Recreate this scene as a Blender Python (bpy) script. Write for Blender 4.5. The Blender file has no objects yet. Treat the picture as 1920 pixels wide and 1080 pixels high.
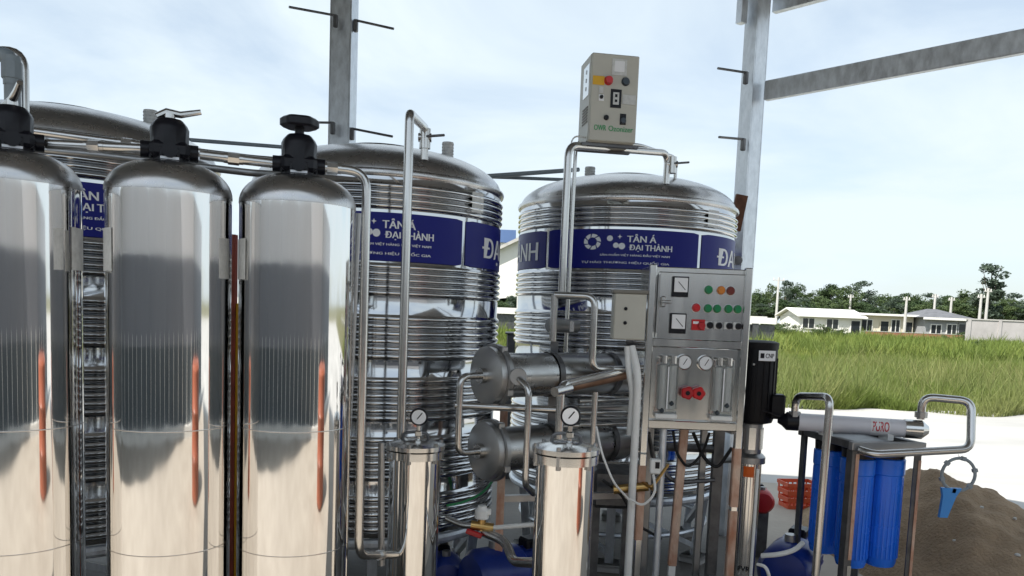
import bpy, math, random
import numpy as np
from mathutils import Vector, Matrix
random.seed(7)
R = math.radians
scene = bpy.context.scene
C = scene.collection

# ------------------------------------------------------------------ camera
F = 1500.0                       # focal length in photo pixels (1920 wide)
CX, CY = 960.0, 720.0            # principal point (photo is a crop)
PITCH, ROLL = math.atan(135 / 1500), 0.039
CAMZ = 1.5
cam = bpy.data.cameras.new('camera')
cam.sensor_width = 36.0
cam.lens = 36.0 * F / 1920
cam.shift_y = (CY - 540) / 1920
cam.clip_start = 0.05
cam.clip_end = 3000
cam_o = bpy.data.objects.new('camera', cam)
C.objects.link(cam_o)
CAMR = Matrix.Rotation(math.pi / 2 - PITCH, 4, 'X') @ Matrix.Rotation(ROLL, 4, 'Z')
cam_o.matrix_world = Matrix.Translation((0, 0, CAMZ)) @ CAMR
scene.camera = cam_o

# ------------------------------------------------------------------ world
SUN_EL, SUN_AZ = R(52), R(227)
w = bpy.data.worlds.new('World')
scene.world = w
w.use_nodes = True
nt = w.node_tree
nt.nodes.clear()
wo = nt.nodes.new('ShaderNodeOutputWorld')
bg = nt.nodes.new('ShaderNodeBackground')
bg.inputs['Strength'].default_value = 0.082
sky = nt.nodes.new('ShaderNodeTexSky')
sky.sky_type = 'NISHITA'
sky.sun_disc = False
sky.sun_elevation = SUN_EL
sky.sun_rotation = SUN_AZ
sky.air_density = 1.0
sky.dust_density = 1.5
tc = nt.nodes.new('ShaderNodeTexCoord')
sep = nt.nodes.new('ShaderNodeSeparateXYZ')
nt.links.new(tc.outputs['Generated'], sep.inputs[0])
ad = nt.nodes.new('ShaderNodeMath'); ad.operation = 'ADD'; ad.inputs[1].default_value = 0.22
mxz = nt.nodes.new('ShaderNodeMath'); mxz.operation = 'MAXIMUM'; mxz.inputs[1].default_value = 0.0
nt.links.new(sep.outputs['Z'], mxz.inputs[0]); nt.links.new(mxz.outputs[0], ad.inputs[0])
comb = nt.nodes.new('ShaderNodeCombineXYZ')
for k in 'XY':
    d = nt.nodes.new('ShaderNodeMath'); d.operation = 'DIVIDE'
    nt.links.new(sep.outputs[k], d.inputs[0]); nt.links.new(ad.outputs[0], d.inputs[1])
    nt.links.new(d.outputs[0], comb.inputs[k])
cn = nt.nodes.new('ShaderNodeTexNoise')
cn.inputs['Scale'].default_value = 1.15; cn.inputs['Detail'].default_value = 7; cn.inputs['Roughness'].default_value = 0.55
cn.inputs['Distortion'].default_value = 0.6
nt.links.new(comb.outputs[0], cn.inputs['Vector'])
cr = nt.nodes.new('ShaderNodeValToRGB')
cr.color_ramp.elements[0].position = 0.36; cr.color_ramp.elements[0].color = (0.54, 0.54, 0.54, 1)
cr.color_ramp.elements[1].position = 0.60; cr.color_ramp.elements[1].color = (0.96, 0.96, 0.96, 1)
nt.links.new(cn.outputs['Fac'], cr.inputs[0])
mixc = nt.nodes.new('ShaderNodeMixRGB')
mixc.inputs[2].default_value = (4.95, 5.6, 6.0, 1)
nt.links.new(cr.outputs[0], mixc.inputs[0]); nt.links.new(sky.outputs[0], mixc.inputs[1])
nt.links.new(mixc.outputs[0], bg.inputs['Color'])
nt.links.new(bg.outputs[0], wo.inputs[0])

# ------------------------------------------------------------------ sun
sl = bpy.data.lights.new('sun', 'SUN')
sl.energy = 3.3
sl.angle = R(0.6)
sl.color = (1.0, 0.95, 0.87)
so = bpy.data.objects.new('sun', sl)
C.objects.link(so)
sdir = -Vector((math.sin(SUN_AZ) * math.cos(SUN_EL), math.cos(SUN_AZ) * math.cos(SUN_EL), math.sin(SUN_EL)))
so.rotation_euler = sdir.to_track_quat('-Z', 'Y').to_euler()
so.location = (-6, -6, 12)

scene.render.engine = 'CYCLES'
vs = scene.view_settings
vs.view_transform = 'Standard'
vs.look = 'None'
vs.gamma = 1
vs.exposure = 1.14
vs.use_curve_mapping = False


# ------------------------------------------------------------------ helpers
def at(px, py, Y):
    d = CAMR.to_3x3() @ Vector(((px - CX) / F, -(py - CY) / F, -1))
    t = Y / d.y
    return Vector((0, 0, CAMZ)) + d * t


def zat(px, py, Y):
    return at(px, py, Y).z


def ground(px, py, z=0.0):
    d = CAMR.to_3x3() @ Vector(((px - CX) / F, -(py - CY) / F, -1))
    t = (z - CAMZ) / d.z
    return Vector((0, 0, CAMZ)) + d * t


INV = (Matrix.Translation((0, 0, CAMZ)) @ CAMR).inverted()


def proj(p):
    q = INV @ Vector(p)
    return CX + F * q.x / -q.z, CY - F * q.y / -q.z


def drop(p, py):
    """the point straight above/below p that is seen at photo row py"""
    lo, hi = -1.0, 6.0
    for _ in range(40):
        m = (lo + hi) / 2
        if proj((p.x, p.y, m))[1] > py:
            lo = m
        else:
            hi = m
    return Vector((p.x, p.y, (lo + hi) / 2))


class MB:
    def __init__(s):
        s.v = []; s.f = []; s.mi = []; s.cur = 0

    def add(s, vs_, fs_):
        b = len(s.v)
        s.v += [tuple(v) for v in vs_]
        s.f += [tuple(i + b for i in f) for f in fs_]
        s.mi += [s.cur] * len(fs_)
        return s

    def box(s, c, size, M=None, bev=0.0):
        x, y, z = [d / 2 for d in size]
        c = Vector(c)
        if bev <= 0:
            vs_ = [Vector((sx * x, sy * y, sz * z)) for sx in (-1, 1) for sy in (-1, 1) for sz in (-1, 1)]
            fs_ = [(0, 1, 3, 2), (4, 6, 7, 5), (0, 4, 5, 1), (2, 3, 7, 6), (0, 2, 6, 4), (1, 5, 7, 3)]
        else:
            b = min(bev, x * .9, y * .9, z * .9)
            vs_ = []; idx = {}
            for sx in (-1, 1):
                for sy in (-1, 1):
                    for sz in (-1, 1):
                        for a in range(3):
                            p = [sx * (x - b), sy * (y - b), sz * (z - b)]
                            p[a] = (sx * x, sy * y, sz * z)[a]
                            idx[(sx, sy, sz, a)] = len(vs_)
                            vs_.append(Vector(p))
            fs_ = []
            for a in range(3):
                for sg in (-1, 1):
                    o = [i for i in range(3) if i != a]
                    q = []
                    for (p1, p2) in ((-1, -1), (1, -1), (1, 1), (-1, 1)):
                        k = [0, 0, 0]; k[a] = sg; k[o[0]] = p1; k[o[1]] = p2
                        q.append(idx[(k[0], k[1], k[2], a)])
                    if (sg < 0) ^ (a == 1):
                        q.reverse()
                    fs_.append(tuple(q))
            for a in range(3):
                o = [i for i in range(3) if i != a]
                for p1 in (-1, 1):
                    for p2 in (-1, 1):
                        k0 = [0, 0, 0]; k0[a] = -1; k0[o[0]] = p1; k0[o[1]] = p2
                        k1 = list(k0); k1[a] = 1
                        q = [idx[(*k0, o[0])], idx[(*k1, o[0])], idx[(*k1, o[1])], idx[(*k0, o[1])]]
                        ctr = sum((vs_[i] for i in q), Vector()) / 4
                        n = (vs_[q[1]] - vs_[q[0]]).cross(vs_[q[2]] - vs_[q[0]])
                        if n.dot(ctr) < 0:
                            q.reverse()
                        fs_.append(tuple(q))
            for sx in (-1, 1):
                for sy in (-1, 1):
                    for sz in (-1, 1):
                        q = [idx[(sx, sy, sz, a)] for a in range(3)]
                        n = (vs_[q[1]] - vs_[q[0]]).cross(vs_[q[2]] - vs_[q[0]])
                        if n.dot(Vector((sx, sy, sz))) < 0:
                            q.reverse()
                        fs_.append(tuple(q))
        if M is not None:
            vs_ = [M @ v for v in vs_]
        return s.add([v + c for v in vs_], fs_)

    def lathe(s, prof, n=48, M=None, cap=True):
        """prof: list of (r, z); revolved round local Z, then M"""
        vs_ = []; fs_ = []
        for (r, z) in prof:
            for i in range(n):
                a = 2 * math.pi * i / n
                vs_.append(Vector((r * math.cos(a), r * math.sin(a), z)))
        m = len(prof)
        for j in range(m - 1):
            for i in range(n):
                i2 = (i + 1) % n
                fs_.append((j * n + i, j * n + i2, (j + 1) * n + i2, (j + 1) * n + i))
        if cap:
            fs_.append(tuple(reversed(range(n))))
            fs_.append(tuple((m - 1) * n + i for i in range(n)))
        if M is not None:
            vs_ = [M @ v for v in vs_]
        return s.add(vs_, fs_)

    def cyl(s, p0, p1, r, n=16, r1=None, bev=0.0):
        p0, p1 = Vector(p0), Vector(p1)
        L = (p1 - p0).length
        M = Matrix.Translation(p0) @ (p1 - p0).to_track_quat('Z', 'Y').to_matrix().to_4x4()
        r1 = r if r1 is None else r1
        if bev > 0:
            pr = [(r - bev, 0), (r, bev), (r1, L - bev), (r1 - bev, L)]
        else:
            pr = [(r, 0), (r1, L)]
        return s.lathe(pr, n, M)

    def tube(s, pts, r, n=12, bend=0.0, closed=False):
        pts = [Vector(p) for p in pts]
        if bend > 0:
            pts = fillet(pts, bend)
        m = len(pts)
        tang = []
        for i in range(m):
            if closed:
                t = pts[(i + 1) % m] - pts[i - 1]
            else:
                t = pts[min(i + 1, m - 1)] - pts[max(i - 1, 0)]
            tang.append(t.normalized())
        up = Vector((0, 0, 1)) if abs(tang[0].z) < .9 else Vector((1, 0, 0))
        nrm = (up - tang[0] * up.dot(tang[0])).normalized()
        vs_ = []; fs_ = []
        for i in range(m):
            nrm = (nrm - tang[i] * nrm.dot(tang[i])).normalized()
            bn = tang[i].cross(nrm)
            rr = r[i] if isinstance(r, (list, tuple)) else r
            for k in range(n):
                a = 2 * math.pi * k / n
                vs_.append(pts[i] + (nrm * math.cos(a) + bn * math.sin(a)) * rr)
        for j in range(m if closed else m - 1):
            j2 = (j + 1) % m
            for k in range(n):
                k2 = (k + 1) % n
                fs_.append((j * n + k, j * n + k2, j2 * n + k2, j2 * n + k))
        if not closed:
            fs_.append(tuple(reversed(range(n))))
            fs_.append(tuple((m - 1) * n + k for k in range(n)))
        return s.add(vs_, fs_)

    def beam(s, p0, p1, w_, h_, up=(0, 0, 1), bev=0.0):
        """box beam from p0 to p1"""
        p0, p1 = Vector(p0), Vector(p1)
        z = (p1 - p0).normalized()
        u = Vector(up)
        if abs(u.dot(z)) > .95:
            u = Vector((0, 1, 0))
        x = u.cross(z).normalized(); y = z.cross(x)
        M = Matrix((x, y, z)).transposed().to_4x4()
        return s.box((p0 + p1) / 2, (w_, h_, (p1 - p0).length), M, bev)

    def build(s, name, mats, parent=None, smooth=35, **props):
        me = bpy.data.meshes.new(name)
        me.from_pydata(s.v, [], s.f)
        if not isinstance(mats, (list, tuple)):
            mats = [mats]
        for m in mats:
            me.materials.append(m)
        if len(mats) > 1:
            me.polygons.foreach_set('material_index', s.mi)
        if smooth:
            me.polygons.foreach_set('use_smooth', [True] * len(me.polygons))
            me.set_sharp_from_angle(angle=R(smooth))
        me.update()
        o = bpy.data.objects.new(name, me)
        C.objects.link(o)
        if parent is not None:
            o.parent = parent
        for k, v in props.items():
            o[k] = v
        return o


def fillet(pts, rad, n=6):
    out = [pts[0]]
    for i in range(1, len(pts) - 1):
        a, b, c = pts[i - 1], pts[i], pts[i + 1]
        d0, d1 = (a - b), (c - b)
        l = min(rad, d0.length * .48, d1.length * .48)
        p, q = b + d0.normalized() * l, b + d1.normalized() * l
        for k in range(n + 1):
            t = k / n
            out.append(p * (1 - t) ** 2 + b * 2 * t * (1 - t) + q * t * t)
    out.append(pts[-1])
    return out


def empty(name, loc=(0, 0, 0), rz=0.0):
    o = bpy.data.objects.new(name, None)
    o.empty_display_size = .1
    C.objects.link(o)
    o.location = loc
    o.rotation_euler = (0, 0, rz)
    return o


def tag(o, label, cat, group=None):
    o['label'] = label; o['category'] = cat
    if group:
        o['group'] = group
    return o


def structure(o):
    o['kind'] = 'structure'
    return o


def copy_tree(o, parent=None):
    kids = list(o.children)
    c = o.copy()
    C.objects.link(c)
    c.parent = parent
    for k in kids:
        copy_tree(k, c)
    return c


def RX(a): return Matrix.Rotation(a, 4, 'X')
def RY(a): return Matrix.Rotation(a, 4, 'Y')
def RZ(a): return Matrix.Rotation(a, 4, 'Z')
def TR(v): return Matrix.Translation(v)


FRONT = RX(math.pi / 2)          # lathe axis turned to point at -Y


# ------------------------------------------------------------------ materials
def mat(name, col, rough=.5, metal=0.0, var=0.0, vscale=6.0, rvar=0.0, bump=0.0, bscale=20.0,
        col2=None, stretch=(1, 1, 1), emit=None, trans=0.0, spec=None, coat=0.0, detail=5):
    m = bpy.data.materials.new(name)
    m.use_nodes = True
    n = m.node_tree
    b = n.nodes['Principled BSDF']
    b.inputs['Base Color'].default_value = (*col, 1)
    b.inputs['Roughness'].default_value = rough
    b.inputs['Metallic'].default_value = metal
    if spec is not None:
        b.inputs['Specular IOR Level'].default_value = spec
    if coat:
        b.inputs['Coat Weight'].default_value = coat
    if trans:
        b.inputs['Transmission Weight'].default_value = trans
    if emit:
        b.inputs['Emission Color'].default_value = (*emit[0], 1)
        b.inputs['Emission Strength'].default_value = emit[1]
    if var or rvar or bump or col2:
        t = n.nodes.new('ShaderNodeTexCoord')
        mp = n.nodes.new('ShaderNodeMapping')
        mp.inputs['Scale'].default_value = stretch
        n.links.new(t.outputs['Object'], mp.inputs[0])
        nz = n.nodes.new('ShaderNodeTexNoise')
        nz.inputs['Scale'].default_value = vscale
        nz.inputs['Detail'].default_value = detail
        nz.inputs['Roughness'].default_value = .6
        n.links.new(mp.outputs[0], nz.inputs[0])
        if var or col2:
            rp = n.nodes.new('ShaderNodeValToRGB')
            rp.color_ramp.elements[0].position = .3
            rp.color_ramp.elements[1].position = .7
            c2 = col2 or tuple(max(0, c * (1 - var)) for c in col)
            rp.color_ramp.elements[0].color = (*c2, 1)
            c1 = col if col2 else tuple(min(1, c * (1 + var * .6)) for c in col)
            rp.color_ramp.elements[1].color = (*c1, 1)
            n.links.new(nz.outputs['Fac'], rp.inputs[0])
            n.links.new(rp.outputs[0], b.inputs['Base Color'])
        if rvar:
            mr = n.nodes.new('ShaderNodeMapRange')
            mr.inputs['From Min'].default_value = .3; mr.inputs['From Max'].default_value = .7
            mr.inputs['To Min'].default_value = max(.01, rough - rvar); mr.inputs['To Max'].default_value = rough + rvar
            n.links.new(nz.outputs['Fac'], mr.inputs[0])
            n.links.new(mr.outputs[0], b.inputs['Roughness'])
        if bump:
            nb = n.nodes.new('ShaderNodeTexNoise')
            nb.inputs['Scale'].default_value = bscale
            nb.inputs['Detail'].default_value = 3
            n.links.new(mp.outputs[0], nb.inputs[0])
            bp = n.nodes.new('ShaderNodeBump')
            bp.inputs['Strength'].default_value = bump
            bp.inputs['Distance'].default_value = .02
            n.links.new(nb.outputs['Fac'], bp.inputs['Height'])
            n.links.new(bp.outputs[0], b.inputs['Normal'])
    return m


M = dict(
    vessel=mat('polished_vessel_steel', (.83, .82, .805), .05, 1, rvar=.03, vscale=7, bump=.02, bscale=6, stretch=(1, 1, .3)),
    dome=mat('brushed_dome_steel', (.56, .55, .545), .28, 1, rvar=.06, vscale=9),
    tank=mat('tank_steel', (.60, .605, .615), .085, 1, rvar=.035, vscale=4, bump=.07, bscale=3.5),
    pipe=mat('pipe_steel', (.60, .59, .575), .24, 1, rvar=.035, vscale=7),
    steel=mat('sheet_steel', (.70, .695, .68), .20, 1, rvar=.07, vscale=8, stretch=(1, 1, .15)),
    steel_dull=mat('cast_steel', (.40, .40, .40), .42, 1, rvar=.1, vscale=16),
    cap=mat('flange_steel', (.56, .56, .555), .4, 1, rvar=.08, vscale=12),
    steel_body=mat('housing_steel', (.44, .44, .435), .3, 1, rvar=.08, vscale=9),
    steel_dark=mat('dark_steel', (.16, .16, .165), .45, .8, var=.4, vscale=10),
    galv=mat('galvanised_steel', (.70, .74, .79), .40, .7, var=.22, vscale=26, rvar=.1, stretch=(1, 1, .45)),
    weld=mat('weld_seam', (.60, .58, .56), .25, 1),
    black=mat('black_plastic', (.007, .007, .011), .36, spec=.3, rvar=.08, vscale=20),
    rubber=mat('black_rubber', (.015, .015, .016), .7),
    motor=mat('black_motor_paint', (.004, .004, .006), .5, spec=.25, rvar=.08, vscale=9),
    navy=mat('navy_label_film', (.010, .014, .19), .38, rvar=.05, vscale=10, spec=.22),
    white=mat('white_print', (.82, .83, .85), .45),
    plate=mat('paper_label', (.62, .63, .62), .5, var=.2, vscale=40),
    pvc_white=mat('white_pvc', (.84, .84, .82), .4, var=.06, vscale=15),
    pvc_grey=mat('grey_pvc', (.24, .28, .31), .42, var=.12, vscale=12),
    beige=mat('beige_enamel', (.52, .51, .45), .42, var=.08, vscale=5, rvar=.06),
    beige_dark=mat('beige_enamel_trim', (.20, .19, .165), .5),
    yellow=mat('yellow_warning_sticker', (.75, .42, .02), .5),
    red=mat('red_plastic', (.55, .015, .02), .3),
    darkred=mat('dark_red_lens', (.16, .02, .012), .3),
    green=mat('green_lens', (.008, .21, .07), .25, coat=.4),
    amber=mat('amber_lens', (.62, .2, .02), .25, coat=.4),
    green_print=mat('green_print', (.04, .32, .12), .5),
    red_print=mat('red_print', (.55, .03, .05), .5),
    orange=mat('orange_sticker', (.80, .13, .008), .5),
    brass=mat('brass', (.55, .36, .14), .35, 1, rvar=.1, vscale=20),
    film=mat('brown_protective_film', (.40, .15, .075), .36, .1, col2=(.68, .52, .42), vscale=13, rvar=.12, bump=.4, bscale=30, stretch=(1, 1, .45)),
    acrylic=mat('clear_acrylic', (.90, .93, .93), .06, trans=.9),
    float=mat('flow_float', (.05, .06, .07), .3, .5),
    blue=mat('blue_filter_plastic', (.02, .17, .80), .26, var=.1, vscale=5, rvar=.05, spec=.45),
    blue_dark=mat('blue_pump_paint', (.008, .03, .22), .3, var=.2, vscale=8),
    blue_light=mat('light_blue_plastic', (.05, .26, .66), .4),
    tube_grey=mat('grey_tube_shell', (.72, .72, .77), .35, .0, rvar=.06, vscale=10),
    redbox=mat('red_orange_crate', (.62, .095, .035), .5, var=.12, vscale=10),
    redpump=mat('red_pump_paint', (.45, .012, .018), .35),
    sand=mat('sand', (.37, .265, .17), .95, col2=(.23, .165, .105), vscale=5, bump=.8, bscale=60, detail=10),
    conc=mat('yard_concrete', (.52, .515, .50), .85, col2=(.33, .325, .315), vscale=.5, bump=.15, bscale=14, detail=10, stretch=(.35, 1.2, 1)),
    floor=mat('sandy_floor', (.43, .385, .33), .8, col2=(.33, .29, .245), vscale=1.1, bump=.15, bscale=22, detail=9),
    slab=mat('dark_slab', (.15, .135, .115), .6, col2=(.085, .078, .07), vscale=1.6, bump=.15, bscale=22, detail=9),
    soil=mat('field_soil', (.085, .10, .03), .95, col2=(.15, .13, .06), vscale=.35),
    roof=mat('roof_sheet', (.17, .18, .19), .5, .4, var=.1),
    redpost=mat('faded_red_paint', (.26, .045, .025), .6, var=.4, vscale=12),
    rust=mat('rusty_steel', (.16, .07, .04), .75, .3, var=.4, vscale=14),
    wood=mat('wood', (.26, .17, .10), .7, var=.3, vscale=8, stretch=(1, 1, .1)),
    copper=mat('orange_brown_wrap', (.30, .17, .11), .35, .5, var=.35, vscale=12),
    w_white=mat('white_render', (.80, .79, .76), .8, var=.07, vscale=.7),
    w_cream=mat('cream_render', (.72, .66, .55), .8, var=.08, vscale=.6),
    w_grey=mat('grey_render', (.36, .37, .39), .85, var=.18, vscale=.6),
    w_block=mat('block_wall', (.46, .44, .44), .9, var=.22, vscale=.5),
    r_white=mat('white_roof_sheet', (.82, .82, .80), .5, var=.05, vscale=.5),
    r_dark=mat('dark_tile_roof', (.13, .135, .15), .8, var=.25, vscale=1.5),
    r_blue=mat('blue_roof_sheet', (.09, .16, .34), .5, var=.06, vscale=.4),
    glass=mat('window_glass', (.02, .025, .03), .1, spec=.6),
    pole=mat('concrete_pole', (.50, .49, .47), .85, var=.15, vscale=3),
    brick=mat('red_brick', (.34, .15, .10), .9, var=.3, vscale=3),
    bark=mat('bark', (.14, .11, .085), .9, var=.3, vscale=6),
    wallsheet=mat('blue_grey_sheet', (.085, .105, .12), .6, var=.15, vscale=2),
    wallmid=mat('mid_wall_sheet', (.185, .20, .23), .6, var=.05, vscale=.5),
    wallgrey=mat('grey_wall_sheet', (.70, .71, .74), .6, var=.05, vscale=.5),
    drum=mat('orange_drum', (.34, .11, .065), .4),
)


def leafmat(name, c1, c2, sc):
    m = mat(name, c1, .6, col2=c2, vscale=sc, detail=3)
    b = m.node_tree.nodes['Principled BSDF']
    b.inputs['Specular IOR Level'].default_value = .2
    n = m.node_tree
    tr = n.nodes.new('ShaderNodeBsdfTranslucent')
    mx = n.nodes.new('ShaderNodeMixShader')
    mx.inputs[0].default_value = .28
    src = b.inputs['Base Color'].links[0].from_socket
    n.links.new(src, tr.inputs[0])
    out = n.nodes['Material Output']
    n.links.new(b.outputs[0], mx.inputs[1]); n.links.new(tr.outputs[0], mx.inputs[2])
    n.links.new(mx.outputs[0], out.inputs[0])
    return m


LEAF = [leafmat('leaves_dark', (.075, .115, .05), (.04, .07, .032), .8),
        leafmat('leaves_mid', (.11, .15, .06), (.06, .095, .04), .7),
        leafmat('leaves_blue', (.11, .145, .105), (.065, .095, .07), .7)]
GRASS = leafmat('grass_blades', (.26, .285, .075), (.13, .175, .045), .30)
_n = GRASS.node_tree
_r = [q for q in _n.nodes if q.type == 'VALTORGB'][0]
_e = _r.color_ramp.elements.new(.52); _e.color = (.15, .205, .045, 1)
_e = _r.color_ramp.elements.new(.86); _e.color = (.29, .27, .12, 1)
_r.color_ramp.elements[0].position = .25
GRASS_DRY = leafmat('grass_dry', (.23, .23, .09), (.15, .20, .06), .6)


# ------------------------------------------------------------------ lettering
def text_mesh(body, size, extrude=0.0, spacing=1.0):
    cu = bpy.data.curves.new('txt', 'FONT')
    cu.body = body; cu.size = size; cu.align_x = 'LEFT'; cu.extrude = extrude
    cu.space_character = spacing
    cu.resolution_u = 3
    ob = bpy.data.objects.new('txt', cu)
    C.objects.link(ob)
    dg = bpy.context.evaluated_depsgraph_get()
    me = bpy.data.meshes.new_from_object(ob.evaluated_get(dg))
    vs_ = [v.co.copy() for v in me.vertices]
    fs_ = [tuple(p.vertices) for p in me.polygons]
    bpy.data.objects.remove(ob); bpy.data.curves.remove(cu); bpy.data.meshes.remove(me)
    return vs_, fs_


def flat_text(mb, body, width, height, Mx):
    """text filling width x height (metres) from the origin, in local XZ facing -Y, then Mx; a little bold by doubling"""
    vs_, fs_ = text_mesh(body, 1.0)
    if not vs_:
        return
    x0 = min(v.x for v in vs_); x1 = max(v.x for v in vs_); y0 = min(v.y for v in vs_); y1 = max(v.y for v in vs_)
    sx, sy = width / (x1 - x0), height / (y1 - y0)
    for k, dx in enumerate((-1, 1)):
        mb.add([Mx @ Vector(((v.x - x0) * sx + dx * height * .022, -.0004 * k, (v.y - y0) * sy)) for v in vs_], fs_)


def wrap_text(mb, body, a0, a1, z0, z1, rad):
    vs_, fs_ = text_mesh(body, 1.0)
    x0 = min(v.x for v in vs_); x1 = max(v.x for v in vs_); y0 = min(v.y for v in vs_); y1 = max(v.y for v in vs_)
    for k, da in enumerate((-1.6, 0, 1.6)):
        out = []
        for v in vs_:
            a = a0 + (a1 - a0) * (v.x - x0) / (x1 - x0) + da * .02 * (z1 - z0) / rad
            z = z0 + (z1 - z0) * (v.y - y0) / (y1 - y0)
            rr = rad + k * .0004
            out.append((rr * math.sin(a), -rr * math.cos(a), z))
        mb.add(out, fs_)


# ================================================================== SETTING
def sheet(name, pts, z, m):
    mb = MB()
    mb.add([(x, y, z) for x, y in pts], [tuple(range(len(pts)))])
    return structure(mb.build(name, m, smooth=0))


sheet('ground', [(-900, -300), (900, -300), (900, 1500), (-900, 1500)], 0, M['soil'])
sheet('concrete_yard', [(-30, -30), (70, -30), (70, 13.4), (24, 14.1), (9, 14.6), (-30, 15.6)], .004, M['conc'])
sheet('shed_floor', [(-12, -7), (14, -7), (6.0, 5.0), (3.4, 7.2), (1.66, 7.5), (1.66, 9.8), (-12, 9.8)], .008, M['floor'])
sheet('machine_slab', [(-12, 2.05), (.9, 2.05), (1.75, 3.2), (1.65, 9.4), (-12, 9.4)], .012, M['slab'])  # dark brown-grey floor area beneath the tanks and machines
sheet('path', [(42, 38), (75, 34), (75, 42), (46, 44)], .15, M['conc'])

# --- steel canopy
AX, AY, ZE = 1.80, 5.62, 3.71


def roof_z(x, y):
    s = -.73 * (x - AX) - .68 * (y - AY)
    return ZE + .22 * (s if s < 5 else 10 - s)


canopy = empty('steel_canopy', (1.7, 5.5, 0))
tag(canopy, 'galvanised steel canopy frame with posts, side rail and dark roof over the equipment', 'canopy')
co = Vector((1.7, 5.5, 0))


def local(p): return Vector(p) - co


mb = MB()
A = (AX, AY); R1 = (-5.25, 5.80); B = (-10, 5.9); Cc = (-10, -.2); R2 = (.371, -.2); D = (7.22, -.2)
for poly in ((A, R1, R2, D), (R1, B, Cc, R2)):
    top = [local((x, y, roof_z(x, y) + .05)) for x, y in poly]
    bot = [local((x, y, roof_z(x, y))) for x, y in poly]
    n = len(poly)
    mb.add(top + bot, [tuple(range(n))[::-1], tuple(range(n, 2 * n))] + [(i, (i + 1) % n, n + (i + 1) % n, n + i) for i in range(n)])
mb.build('roof_sheet', M['roof'], canopy, smooth=0)
mb = MB()
uu = Vector((.68, -.73, 0)).normalized()
p0 = Vector((AX - .07, AY - .08, ZE - .085)) - uu * .09
mb.beam(local(p0), local(p0 + uu * 7.7), .05, .10)
mb.build('eave_beam', M['galv'], canopy)

def post(px0, Y, ztop, w_, d_, rz, rods):
    base = at(px0, 320, Y)
    o = empty('post'); o.parent = canopy
    o.location = local((base.x, base.y, 0)); o.rotation_euler = (0, 0, rz)
    m = MB()
    # lipped channel section: web + two flanges
    m.box((0, d_ / 2 - .004, ztop / 2), (w_, .008, ztop))
    m.box((-w_ / 2 + .004, -.004, ztop / 2), (.008, d_ - .008, ztop))
    m.box((w_ / 2 - .004, -.004, ztop / 2), (.008, d_ - .008, ztop))
    m.box((0, -d_ / 2 + .004, ztop / 2), (w_ - .02, .008, ztop))
    m.build('channel', M['galv'], o)
    Mi = RZ(-rz)
    for (pa, pb) in rods:
        a = Mi @ (at(pa[0], pa[1], pa[2]) - Vector((base.x, base.y, 0)))
        b = Mi @ (at(pb[0], pb[1], pb[2]) - Vector((base.x, base.y, 0)))
        m = MB(); m.cyl(a, b, .008, 8)
        c = b if abs(b.x) < abs(a.x) else a
        m.box(c + Vector((0, 0, -.035)), (.03, .03, .08), None, .006)
        m.build('anchor_rod', M['steel_dark'], o)
    return o


post(640, 5.5, roof_z(-1.2, 5.5) - .01, .155, .10, R(-14),
     [((542, 13, 5.2), (629, 29, 5.4)), ((738, 54, 5.35), (667, 38, 5.45)),
      ((550, 229, 5.2), (624, 230, 5.4)), ((736, 256, 5.35), (660, 241, 5.45))])
rp = post(1402, 5.5, ZE - .02, .125, .10, R(34),
          [((1346, 128, 5.3), (1399, 136, 5.42)), ((1348, 257, 5.3), (1394, 261, 5.42))])
mb = MB()
a = at(1436, 171, 5.45); b = a + Vector((.68, -.73, 0)) * 6
mb.beam(local(a), local(b), .05, .125, bev=.006)
mb.build('side_rail', M['galv'], canopy)
mb = MB()
a = at(1391, 22, 5.46)
mb.box(local(a), (.05, .05, .15), RZ(R(30)))
mb.build('purlin_cleat', M['galv'], canopy)
mb = MB()
a = at(1391, 366, 5.27); b = at(1377, 432, 5.27)
mb.beam(local(a), local(b), .075, .03)
mb.build('rusty_bracket', M['rust'], canopy)
mb = MB()
a = at(1384, 488, 5.38)
mb.cyl(local(a), local(a + Vector((0, .06, 0))), .03, 10)
mb.build('bolt', M['steel_dark'], canopy)


# ================================================================== WATER TANKS
TR_, TZ0, TZ1 = .68, .405, 2.115


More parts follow.
